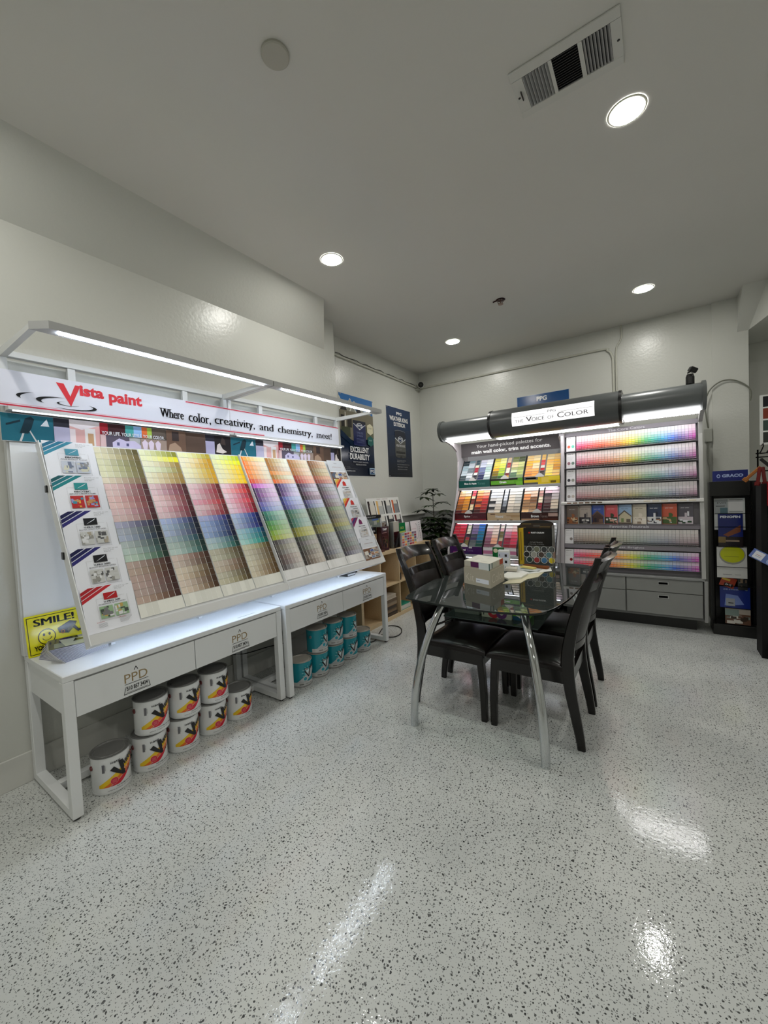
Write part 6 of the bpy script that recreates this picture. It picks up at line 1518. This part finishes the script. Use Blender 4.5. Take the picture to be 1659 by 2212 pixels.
s.text('GRACO', .27, .36, .60, .30, c(170, 186, 226), .05); s.disc(.17, .5, .055, .18, c(170, 186, 226)); s.disc(.17, .5, .03, .10, c(22, 34, 110)); m.build('header_sign', t)
def lit(x0, x1, z0, z1, y, col, label, draw, rz=0, nm='brochure'):
    m = MB(col, 'gloss'); cxx = (x0 + x1) / 2
    if rz: m.T = Matrix.Translation((cxx, y, z0)) @ Matrix.Rotation(rz, 4, 'Y') @ Matrix.Translation((-cxx, -y, -z0))
    m.prism([(x0, y, z0), (x1, y, z0), (x1, y + .02, z1), (x0, y + .02, z1)], (0, .004, 0))
    s = m.sheet((x0, y, z0), (x1 - x0, 0, 0), (0, .02, z1 - z0), 'gloss'); draw(s); return tag(m.build(nm), label, 'brochure')
lit(.437, .650, .95, 1.235, 4.715, c(190, 194, 192), 'grey and white brochure at the top of the black rack', lambda s: (s.rect(.02, .5, .45, .97, c(150, 156, 158)), s.text('EVO', .1, .82, .3, .06, c(90)), s.rect(.06, .75, .36, .765, c(30)), s.rect(.2, .45, .45, .7, c(80, 110, 120)), s.rect(.48, .6, .93, .93, c(206)), s.rect(.5, .57, .93, .575, c(30)), s.rect(.5, .95, .93, .96, c(30))))
lit(.462, .632, .80, 1.10, 4.690, c(22, 34, 100), 'dark blue PENOFIN brochure with an orange-lit roof', lambda s: (s.rect(0, 0, 1, .30, c(34, 26, 26)), s.poly([(.2, .35), (.9, .65), (.9, .45), (.4, .3)], c(120, 66, 40)), s.rect(0, .12, .3, .3, c(120, 100, 60)), s.rect(.3, .15, .85, .2, c(150, 130, 110)), s.text('PENOFIN', .08, .86, .82, .07, c(214, 220, 232), .05)))
lit(.448, .655, .52, .80, 4.672, c(206, 206, 202), 'white card with a big yellow-green disc in the black rack', lambda s: (s.disc(.52, .74, .44, .31, c(150, 150, 140)), s.disc(.52, .76, .40, .27, c(186, 192, 20)), s.rect(.25, .68, .75, .69, c(110, 114, 20)), s.rect(.2, .1, .5, .12, c(150)), s.rect(.6, .1, .8, .12, c(160))))
lit(.455, .560, .44, .53, 4.662, c(150, 60, 40), 'small red card tilted in the black rack', lambda s: (s.rect(.3, .1, .9, .4, c(40, 24, 24)), s.text('SAVE', .4, .15, .4, .2, c(214)), s.rect(.05, .6, .6, .8, c(190, 160, 60))), .35, 'card')
lit(.590, .655, .42, .55, 4.664, c(40, 40, 42), 'small dark printed card beside the tilted red one', lambda s: s.photo(.1, .1, .9, .9, [c(40), c(90), c(120, 100, 80)], 8, 2), 0, 'card')
lit(.466, .672, .25, .44, 4.660, c(26, 44, 120), 'royal blue brochure with a machine picture low in the black rack', lambda s: (s.text('LINES & FINISHES', .12, .84, .5, .06, c(170, 190, 226)), s.poly([(.15, .1), (.8, .2), (.6, .6), (.2, .65)], c(110, 130, 190)), s.rect(.2, .1, .5, .45, c(150, 154, 160)), s.rect(.28, .22, .45, .26, c(30)), s.disc(.88, .9, .05, .05, c(170, 190, 226))))
lit(.500, .672, .11, .27, 4.650, c(170, 160, 148), 'beige interior photo brochure at the bottom of the black rack', lambda s: (s.photo(0, 0, 1, .55, [c(96, 70, 56), c(200, 196, 186), c(120, 130, 124), c(60, 48, 40)], 18, 6), s.rect(.0, .45, .55, .8, c(120, 136, 130))))

# far rack at the frame edge
t = thing('tool_rack', 'black metal tool rack cut off by the right edge of the frame', 'rack', (.95, 4.35, 0))
m = MB(c(5), 'matte'); m.box(.70, 1.5, 4.30, 4.34, .02, 1.36); m.box(.665, .70, 4.16, 4.36, 0, 1.36); m.box(.70, 1.5, 4.10, 4.29, .02, .12); m.build('panel', t)
m = MB(c(26), 'metal')
for x in (.672, .90, 1.2, 1.5): m.tube([(x, 4.32, 1.36), (x, 4.32, 1.63)], .006, 6)
for z in (1.46, 1.57, 1.60): m.tube([(.66, 4.32, z), (1.5, 4.32, z)], .005, 6)
for x in (.68, .72, .77): m.tube([(x, 4.32, 1.60), (x, 4.25, 1.61), (x + .01, 4.22, 1.65), (x + .012, 4.24, 1.67), (x + .012, 4.30, 1.66)], .004, 6)
for z in (.3, .5, .7, .9, 1.1): m.box(.70, 1.5, 4.16, 4.295, z, z + .012, c(24))
m.build('wire_top', t)
for i, (x, z, ang, cc, lb) in enumerate(((.625, 1.44, .75, c(150, 92, 40), 'wooden-handled brush hanging from the tool rack'), (.66, 1.42, .1, c(110, 26, 24), 'dark red scraper hanging next to the wooden brush'), (.69, 1.42, -.1, c(96, 22, 22), 'second dark red scraper at the frame edge'), (.715, 1.50, -.7, c(22), 'black handled tool crossing above the scrapers'))):
    m = MB(cc, 'lacquer'); m.T = Matrix.Translation((x, 4.22 - .004 * i, z)) @ Matrix.Rotation(ang, 4, 'Y'); m.box(-.011, .011, -.008, .008, -.07, .07, b=.004); m.box(-.018, .018, -.006, .006, -.075, -.045, b=.003)
    tag(m.build(['paintbrush', 'scraper', 'scraper', 'hand_tool'][i]), lb, ['brush', 'scraper', 'scraper', 'tool'][i])
m = MB(c(170, 20, 34), 'gloss'); m.box(.695, .90, 4.08, 4.14, 1.19, 1.37, b=.002); s = m.sheet((.695, 4.08, 1.19), (.205, 0, 0), (0, 0, .18), 'gloss'); s.rect(.06, .06, .4, .94, c(206, 190, 190)); s.rect(.1, .1, .3, .3, c(150, 30, 40)); s.rect(.1, .7, .35, .85, c(150, 30, 40)); s.rect(.1, .4, .35, .6, c(190, 160, 90)); tag(m.build('red_package'), 'red package with white panel on the tool rack', 'package')
m = MB(c(96, 116, 176), 'gloss'); m.T = Matrix.Translation((.60, 4.06, .84)) @ Matrix.Rotation(.55, 4, 'Y'); m.box(0, .28, 0, .05, -.035, .035, b=.002); s = m.sheet((0, 0, -.035), (.28, 0, 0), (0, 0, .07), 'gloss'); s.rect(.03, .1, .25, .9, c(222, 224, 232)); s.rect(.08, .5, .2, .54, c(190, 90, 100)); s.rect(.08, .35, .2, .38, c(90, 100, 150)); s.disc(.4, .4, .06, .3, c(160, 180, 224)); tag(m.build('blue_package'), 'long pale blue package jutting out at the right edge', 'package')
m = MB(c(222, 224, 220), 'matte'); m.box(.683, 1.05, 4.30, 4.306, 1.665, 2.052); s = m.sheet((.683, 4.30, 1.665), (.367, 0, 0), (0, 0, .387))
for r, (a, b_) in enumerate((((28, 28, 32), (150, 150, 150)), ((130, 56, 36), (206, 190, 170)), ((60, 76, 70), (120, 130, 126)), ((50, 54, 50), (214, 206, 170)))):
    for q in range(3): s.rect(.05 + .32 * q, .76 - .24 * r, .16 + .32 * q, .97 - .24 * r, c(*a), keep=True); s.rect(.17 + .32 * q, .76 - .24 * r, .34 + .32 * q, .97 - .24 * r, c(*b_), keep=True)
tag(m.build('swatch_board'), 'white board of dark paint swatches on top of the tool rack', 'sample board')
